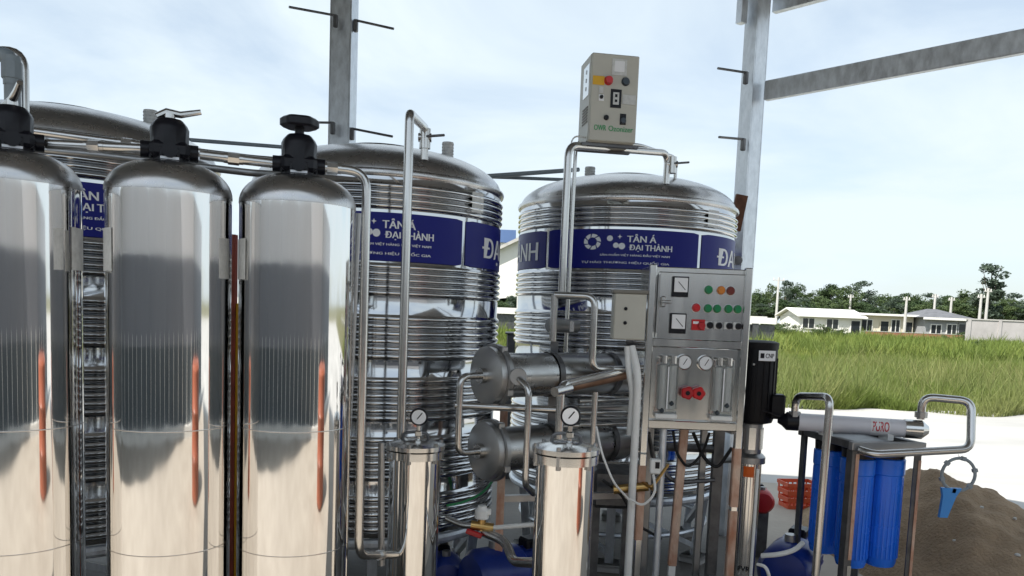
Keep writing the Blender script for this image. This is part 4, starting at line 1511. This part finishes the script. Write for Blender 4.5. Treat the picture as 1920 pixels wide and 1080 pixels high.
# ================================================================== BACKGROUND BUILDINGS
def bldg(name, X0, X1, Y, depth, h, wall, label, roof=None, openings=(), rz=0.0):
    o = empty(name, ((X0 + X1) / 2, Y, 0), rz)
    tag(o, label, 'house', 'low houses across the field')
    W_ = X1 - X0
    MB().box((0, depth / 2, h / 2), (W_, depth, h)).build('wall', wall, o)
    if roof == 'flat':
        MB().box((0, depth / 2 - .3, h + .12), (W_ + .7, depth + 1.0, .24)).build('roof', M['r_white'], o)
    elif roof == 'gable':
        mb = MB()
        rise = .85
        y0, y1, ym = -.6, depth + .6, depth / 2
        x = W_ / 2 + .5
        mb.add([(-x, y0, h - .05), (x, y0, h - .05), (x, ym, h + rise), (-x, ym, h + rise), (-x, y1, h - .05), (x, y1, h - .05),
                (-x, y0, h + .1), (x, y0, h + .1), (x, ym, h + rise + .15), (-x, ym, h + rise + .15), (-x, y1, h + .1), (x, y1, h + .1)],
               [(0, 3, 2, 1), (3, 4, 5, 2), (6, 7, 8, 9), (9, 8, 11, 10), (0, 1, 7, 6), (4, 10, 11, 5), (0, 6, 9, 3), (3, 9, 10, 4), (1, 2, 8, 7), (2, 5, 11, 8)])
        mb.build('roof', M['r_white'], o, 0)
        MB().add([(-W_ / 2, .01, h - .02), (-W_ / 2, depth - .01, h - .02), (-W_ / 2, depth / 2, h + rise - .1)], [(0, 1, 2)]).build('gable_wall', wall, o, 0)
    elif roof == 'hip':
        mb = MB()
        x = W_ / 2 + .6; y0, y1 = -.7, depth + .7
        mb.add([(-x, y0, h), (x, y0, h), (x, y1, h), (-x, y1, h), (-.6, depth / 2, h + 1.05), (.6, depth / 2, h + 1.05)],
               [(0, 1, 5, 4), (1, 2, 5), (2, 3, 4, 5), (3, 0, 4), (0, 3, 2, 1)])
        mb.build('roof', M['r_dark'], o, 0)
        MB().box((0, y0 - .02, h - .12), (W_ + 1.2, .06, .26)).build('fascia', M['w_white'], o)
    for kind, x, z0, sw, sh in openings:
        wd = MB().box((x, -.06, z0 + sh / 2), (sw + .2, .16, sh + .2)).build(kind, M['w_white'] if kind == 'window' else wall, o)
        MB().box((x, -.13, z0 + sh / 2), (sw, .06, sh)).build('pane' if kind == 'window' else 'leaf', M['glass'], wd)
        if kind == 'window':
            MB().box((x, -.165, z0 + sh / 2), (.08, .02, sh)).build('mullion', M['w_white'], wd)
    return o


K = 94 / 1500
bldg('house', (1492 - 960) * K, (1607 - 960) * K, 94, 7, 2.35, M['w_white'], 'white house with a long white sheet roof across the field', 'gable',
     [('window', -2.6, 1.0, 1.3, 1.1), ('window', .2, 1.0, 1.3, 1.1), ('door', 2.9, 0, 1.0, 2.0)])
bldg('house', (1612 - 960) * K, (1712 - 960) * K, 95, 7, 2.75, M['w_cream'], 'cream house with flat white roof slab across the field', 'flat',
     [('window', -2.4, .9, 1.2, 1.3), ('window', 1.0, .9, .9, 1.4), ('door', 2.5, 0, .9, 2.1), ('door', -.3, 0, .9, 2.1)])
bldg('house', (1718 - 960) * K, (1796 - 960) * K, 93, 7, 2.75, M['w_grey'], 'grey house with dark hipped roof across the field', 'hip',
     [('window', -1.2, .9, 1.1, 1.0), ('window', .6, .9, 1.0, 1.1), ('door', 1.9, 0, .9, 2.1)])
o = empty('boundary_wall', ((1875 - 960) * .0535, 80, 0))
tag(o, 'weathered grey block wall beyond the field, under the tall tree', 'wall')
for k in range(4):
    MB().box((-2.3 + 3.05 * k, 0, 1.25), (3.0, .25, 2.5)).build('panel', M['w_block'], o)
    MB().box((-3.8 + 3.05 * k, -.06, 1.3), (.3, .38, 2.6)).build('pier', M['w_block'], o)
MB().box((2.2, 0, 2.56), (12.6, .4, .12)).build('coping', M['pole'], o)
o = empty('rubble_wall', (44.5, 88, 0))
tag(o, 'low red brick wall in the grass before the houses', 'wall')
MB().box((0, 0, .45), (12, .3, .9)).build('brickwork', M['brick'], o)
MB().box((0, 0, .93), (12.1, .36, .06)).build('coping', M['pole'], o)
o = empty('garden_wall', (21, 96, 0))
tag(o, 'long low white wall beside the white roofed house', 'wall')
MB().box((0, 0, 1.0), (18, .25, 2.0)).build('wall', M['w_white'], o)
MB().box((0, 0, 2.06), (18.2, .4, .12)).build('coping', M['w_white'], o)

# white warehouse seen between the tanks
o = empty('warehouse', (-1.2, 62, 0))
tag(o, 'big white gabled warehouse seen through the gap between the tanks', 'warehouse')
zr0 = zat(925, 474, 62); zr1 = zat(972, 452, 62)
X0 = at(925, 474, 62).x; X1 = at(972, 452, 62).x
sl_ = (zr1 - zr0) / (X1 - X0)
xl, xr, xp = -16, 12, 3.6


def wz(x): return zr0 + sl_ * (x - X0) if x < xp else zr0 + sl_ * (2 * xp - x - X0)


fx = [(xl, .3), (xr, .3), (xr, wz(xr)), (xp, wz(xp)), (xl, wz(xl))]
mb = MB()
mb.add([(x + 1.2, 0, z) for x, z in fx] + [(x + 1.2, 30, z) for x, z in fx],
       [(0, 1, 2, 3, 4), (9, 8, 7, 6, 5), (0, 4, 9, 5), (1, 6, 7, 2)])
mb.build('wall', M['w_white'], o, 0)
mb = MB()
for (xa, xb) in ((xl - .5, xp), (xp, xr + .5)):
    a = (xa + 1.2, -.5, wz(xa)); b = (xb + 1.2, -.5, wz(xb)); c = (xb + 1.2, 30.5, wz(xb)); d = (xa + 1.2, 30.5, wz(xa))
    up = [Vector(p) + Vector((0, 0, .25)) for p in (a, b, c, d)]
    mb.add([a, b, c, d] + up, [(3, 2, 1, 0), (4, 5, 6, 7), (0, 1, 5, 4), (1, 2, 6, 5), (2, 3, 7, 6), (3, 0, 4, 7)])
mb.build('roof', M['pole'], o, 0)
MB().box((1.2 + 8, -.05, 2.0), (4, .1, 4)).build('door', M['r_white'], o)
o = empty('blue_roofed_hall', (-2.6, 105, 0))
tag(o, 'distant hall with blue roof behind the white warehouse', 'hall')
zb0, zb1 = zat(945, 455, 105), zat(945, 431, 105)
xx1 = at(963, 440, 105).x + 2.6
MB().box((xx1 - 12, 8, zb0 / 2), (24, 16, zb0)).build('wall', M['w_white'], o)
MB().box((xx1 - 12, 8, (zb0 + zb1) / 2), (24.6, 16.6, zb1 - zb0)).build('roof', M['r_blue'], o)
o = empty('guard_rail', (-2, 40, 0))
tag(o, 'white rail with dark base in front of the warehouse hedge', 'rail')
MB().box((0, 0, 1.55), (30, .25, .3)).build('rail', M['w_white'], o)
for k in range(9):
    MB().box((-14 + 3.5 * k, .02, .7), (.3, .2, 1.4)).build('post', M['steel_dark'], o)
MB().box((0, .12, 1.0), (30, .06, .7)).build('backing', M['steel_dark'], o)

# utility poles
PL = {1592: 'slim pole rising behind the white roofed house', 1697: 'pole standing before the flat roofed cream house', 1750: 'pole rising behind the dark hipped roof, at its ridge',
      1781: 'pole rising behind the eave end of the grey hipped roof house', 1836: 'shorter pole beside the end of the grey block wall', 1848: 'taller pole beside the slender tree at the block wall'}
for px, pyt, Y, arm in ((1455, 520, 104, 1), (1592, 552, 110, 0), (1697, 556, 92, 0), (1750, 551, 98, 0), (1781, 557, 98, 0), (1836, 551, 86, 0), (1848, 540, 88, 0)):
    b = at(px, 600, Y)
    h = zat(px, pyt, Y)
    o = empty('utility_pole', (b.x, Y, 0))
    tag(o, 'tall concrete utility pole with crossarm beside the white roofed house' if arm else PL[px], 'pole', 'utility poles beyond the field')
    MB().cyl((0, 0, 0), (0, 0, h), .19, 10, .12).build('shaft', M['pole'], o)
    MB().box((0, 0, h - .35), (1.5 if arm else .8, .12, .12)).build('crossarm', M['pole'], o)
    for s in (-1, 1):
        MB().cyl((s * (.65 if arm else .3), 0, h - .29), (s * (.65 if arm else .3), 0, h - .08), .05, 8).build('insulator', M['w_white'], o)

# ================================================================== VEGETATION
def crown_mesh(name, seed, rx, rz, nclump, nleaf, leaf, m, shape='round'):
    rg = np.random.RandomState(seed)
    cl = []
    for k in range(nclump):
        while True:
            p = rg.uniform(-1, 1, 3)
            d_ = np.linalg.norm(p)
            if d_ < 1:
                break
        if shape == 'tall':
            p[0] *= .75 - .25 * p[2]; p[1] *= .75 - .25 * p[2]
        cl.append(np.array([p[0] * rx * .8, p[1] * rx * .8, p[2] * rz * .85]))
    cl = np.array(cl)
    cr_ = rg.uniform(.22, .42, nclump) * min(rx, rz)
    ci = rg.randint(0, nclump, nleaf)
    d = rg.normal(size=(nleaf, 3)); d /= np.linalg.norm(d, axis=1)[:, None]
    pos = cl[ci] + d * (cr_[ci] * rg.uniform(.45, 1.05, nleaf))[:, None] * np.array([1, 1, .8])
    a1 = rg.normal(size=(nleaf, 3)); a1 /= np.linalg.norm(a1, axis=1)[:, None]
    a2 = np.cross(a1, rg.normal(size=(nleaf, 3))); a2 /= np.linalg.norm(a2, axis=1)[:, None]
    sz = leaf * rg.uniform(.6, 1.3, nleaf)[:, None]
    v = np.stack([pos - a1 * sz, pos + a2 * sz * .6, pos + a1 * sz, pos - a2 * sz * .6], 1).reshape(-1, 3)
    me = bpy.data.meshes.new(name)
    me.vertices.add(len(v)); me.vertices.foreach_set('co', v.ravel())
    me.loops.add(nleaf * 4); me.loops.foreach_set('vertex_index', np.arange(nleaf * 4))
    me.polygons.add(nleaf); me.polygons.foreach_set('loop_start', np.arange(nleaf) * 4); me.polygons.foreach_set('loop_total', np.full(nleaf, 4))
    me.update(calc_edges=True)
    me.materials.append(m)
    return me


CR = [crown_mesh('crown', 11 + k, 2.6 + .5 * (k % 2), 2.6 + .6 * (k % 3), 30, 3200, .17, LEAF[k % 3]) for k in range(5)]
CR_T = [crown_mesh('crown', 31 + k, 1.5, 3.6, 34, 2600, .16, LEAF[2], 'tall') for k in range(2)]


def trunk_mesh(h, r_, seed):
    rg = random.Random(seed)
    mb = MB()
    mb.tube([(0, 0, 0), (.1, .05, h * .35), (-.05, 0, h * .7), (.05, .05, h)], [r_, r_ * .8, r_ * .6, r_ * .35], 7)
    for k in range(5):
        a = rg.uniform(0, 6.28); z = h * rg.uniform(.45, .85)
        mb.tube([(0, 0, z), (math.cos(a) * h * .12, math.sin(a) * h * .12, z + h * .12), (math.cos(a) * h * .2, math.sin(a) * h * .2, z + h * .26)], [r_ * .4, r_ * .3, r_ * .15], 5)
    me_o = mb.build('trunk', M['bark'])
    me = me_o.data
    bpy.data.objects.remove(me_o)
    return me


TK = [trunk_mesh(1.0 * 6, .16, k) for k in range(3)]


def tree(px, pytop, Y, kind, label, group, wide=1.0, seed=0):
    b = at(px, 600, Y)
    H = zat(px, pytop, Y)
    o = empty('tree', (b.x, Y, 0), seed * 1.7)
    tag(o, label, 'tree', group)
    me = (CR_T[seed % 2] if kind == 't' else CR[seed % 5])
    c = bpy.data.objects.new('crown', me); C.objects.link(c); c.parent = o
    base = 4.4 if kind == 't' else 3.3
    frac = .86 if kind == 't' else .56
    s = H * frac / (base * 1.9)
    c.scale = (s * wide * 1.2, s * wide * 1.2, s)
    c.location = (0, 0, H - base * .93 * s)
    t = bpy.data.objects.new('trunk', TK[seed % 3]); C.objects.link(t); t.parent = o
    k = H * .82 / 6
    t.scale = (k * .55, k * .55, k) if kind == 't' else (k, k, k * .9)
    return o


rg = random.Random(5)
GT = 'trees beyond the houses'


def tlabel(size, i, px):
    tone = ('dark green', 'mid green', 'bluish green')[(i % 5) % 3]
    k = sum(px > q for q in (1470, 1612, 1718, 1800))
    where = ('beside the tall crossarm pole', 'behind the white roofed house', 'behind the flat roofed cream house', 'behind the grey hipped roof house', 'behind the grey block wall')[k]
    return f'{size} {tone} bushy tree {where}'


spots = [(1415, 545, 1.2), (1438, 528, .9), (1470, 530, .9), (1490, 526, .8), (1520, 545, 1.2), (1556, 528, 1.2), (1585, 532, 1.2), (1612, 531, 1.2),
         (1640, 545, 1.4), (1665, 552, 1.3), (1695, 545, 1.1), (1715, 549, 1.2), (1742, 553, 1.4), (1765, 550, 1.2), (1800, 545, 1.5), (1825, 552, 1.2),
         (1870, 552, 1.3), (1895, 553, 1.3), (1920, 558, 1.4), (1945, 555, 1.4), (1980, 550, 1.4), (1390, 540, 1.2)]
for i, (px, py, wd) in enumerate(spots):
    tree(px, py, 118 + rg.uniform(-6, 12), 'r', tlabel('taller', i, px), GT, wd, i)
for i in range(34):                       # lower, nearer fringe
    px = 1385 + i * 17 + rg.uniform(-6, 6)
    tree(px, rg.uniform(556, 574), 106 + rg.uniform(0, 8), 'r', tlabel('low', i, px), GT, rg.uniform(1.3, 1.9), i)
for i, (px, py, wd) in enumerate(((925, 555, 1.3), (938, 562, 1.3), (958, 558, 1.2), (966, 548, 1.0), (912, 560, 1.2))):
    tree(px, py, 48 + i, 'r', 'small dark tree before the white warehouse', 'trees before the warehouse', wd, i)
tree(1852, 468, 100, 't', 'tall slender tree rising above the grey block wall', None, 1.2, 0)
del_ = None
# bushes in the field
for i, (px, py, Y, wd) in enumerate(((1836, 640, 55, 1.7), (1770, 628, 70, 1.6), (1440, 602, 78, 2.2), (1475, 606, 74, 2.2), (1545, 612, 66, 1.8), (1812, 622, 84, 1.6), (1580, 618, 70, 1.9))):
    b = at(px, 600, Y); H = max(.7, zat(px, py, Y))
    o = empty('bush', (b.x, Y, 0), i)
    tag(o, 'leafy green bush growing in the tall field grass', 'bush', 'bushes in the field')
    c = bpy.data.objects.new('foliage', CR[1 if i % 2 else 4]); C.objects.link(c); c.parent = o
    s = H / 5.2
    c.scale = (s * wd, s * wd, s); c.location = (0, 0, H * .5)

# grass
def grass(name, n, gen, m, hmin, hmax, wid, seed, label):
    rg = np.random.RandomState(seed)
    x, y = gen(rg, n)
    h = rg.uniform(hmin, hmax, n) * (.55 + .5 * np.sin(x * .55 + 1.3 * np.sin(y * .31)) ** 2 + .5 * np.sin(1.7 * x + 2 * np.sin(y * .9) + .8 * y) ** 4)
    mound = np.sin(.9 * x + 1.1 * np.sin(.7 * y)) * np.sin(.8 * y + 1.3 * np.sin(.6 * x + 2))
    h *= 1 + .9 * np.clip(mound - .45, 0, 1)
    a = rg.uniform(0, 6.28, n)
    w2 = wid * (.6 + y / 40.0) * rg.uniform(.6, 1.3, n)
    lean = rg.normal(size=(n, 2)) * .4
    dx, dy = np.cos(a) * w2, np.sin(a) * w2
    z = np.zeros(n)
    v = np.stack([np.stack([x - dx, y - dy, z], 1), np.stack([x + dx, y + dy, z], 1),
                  np.stack([x + lean[:, 0] * h, y + lean[:, 1] * h, h], 1)], 1).reshape(-1, 3)
    me = bpy.data.meshes.new(name)
    me.vertices.add(n * 3); me.vertices.foreach_set('co', v.ravel())
    me.loops.add(n * 3); me.loops.foreach_set('vertex_index', np.arange(n * 3))
    me.polygons.add(n); me.polygons.foreach_set('loop_start', np.arange(n) * 3); me.polygons.foreach_set('loop_total', np.full(n, 3))
    me.update(calc_edges=True)
    me.materials.append(m)
    o = bpy.data.objects.new(name, me)
    C.objects.link(o)
    o['kind'] = 'stuff'
    tag(o, label, 'grass')
    return o


def edge_y(x):
    return np.interp(x, [-30, 9, 24, 70], [15.7, 14.7, 14.2, 13.5])


def gen_near(rg, n):
    y0 = rg.uniform(0, 1, n) ** 1.6 * 26
    t = rg.uniform(-.12, .74, n)
    x = t * (y0 + 15)
    return x, edge_y(x) + y0 + .5 * np.sin(1.3 * x) * np.sin(.47 * x + 1) + .25 * np.sin(4.1 * x) - .2


def gen_far(rg, n):
    y = 36 + rg.uniform(0, 1, n) ** 1.3 * 54
    return rg.uniform(-.12, .72, n) * y, y


grass('grass', 340000, gen_near, GRASS, .08, .28, .008, 1, 'tall bright green grass filling the field behind the yard')
grass('far_grass', 70000, gen_far, GRASS, .3, .8, .022, 2, 'green grass of the far field before the houses')
grass('dry_grass', 26000, lambda rg, n: (lambda x: (x, edge_y(x) - .5 + .4 * np.sin(2.1 * x) + rg.uniform(0, 1, n) ** 2.2 * 16))(rg.uniform(-2, 18, n)), GRASS_DRY, .15, .7, .010, 3,
      'paler dry weeds along the concrete edge')
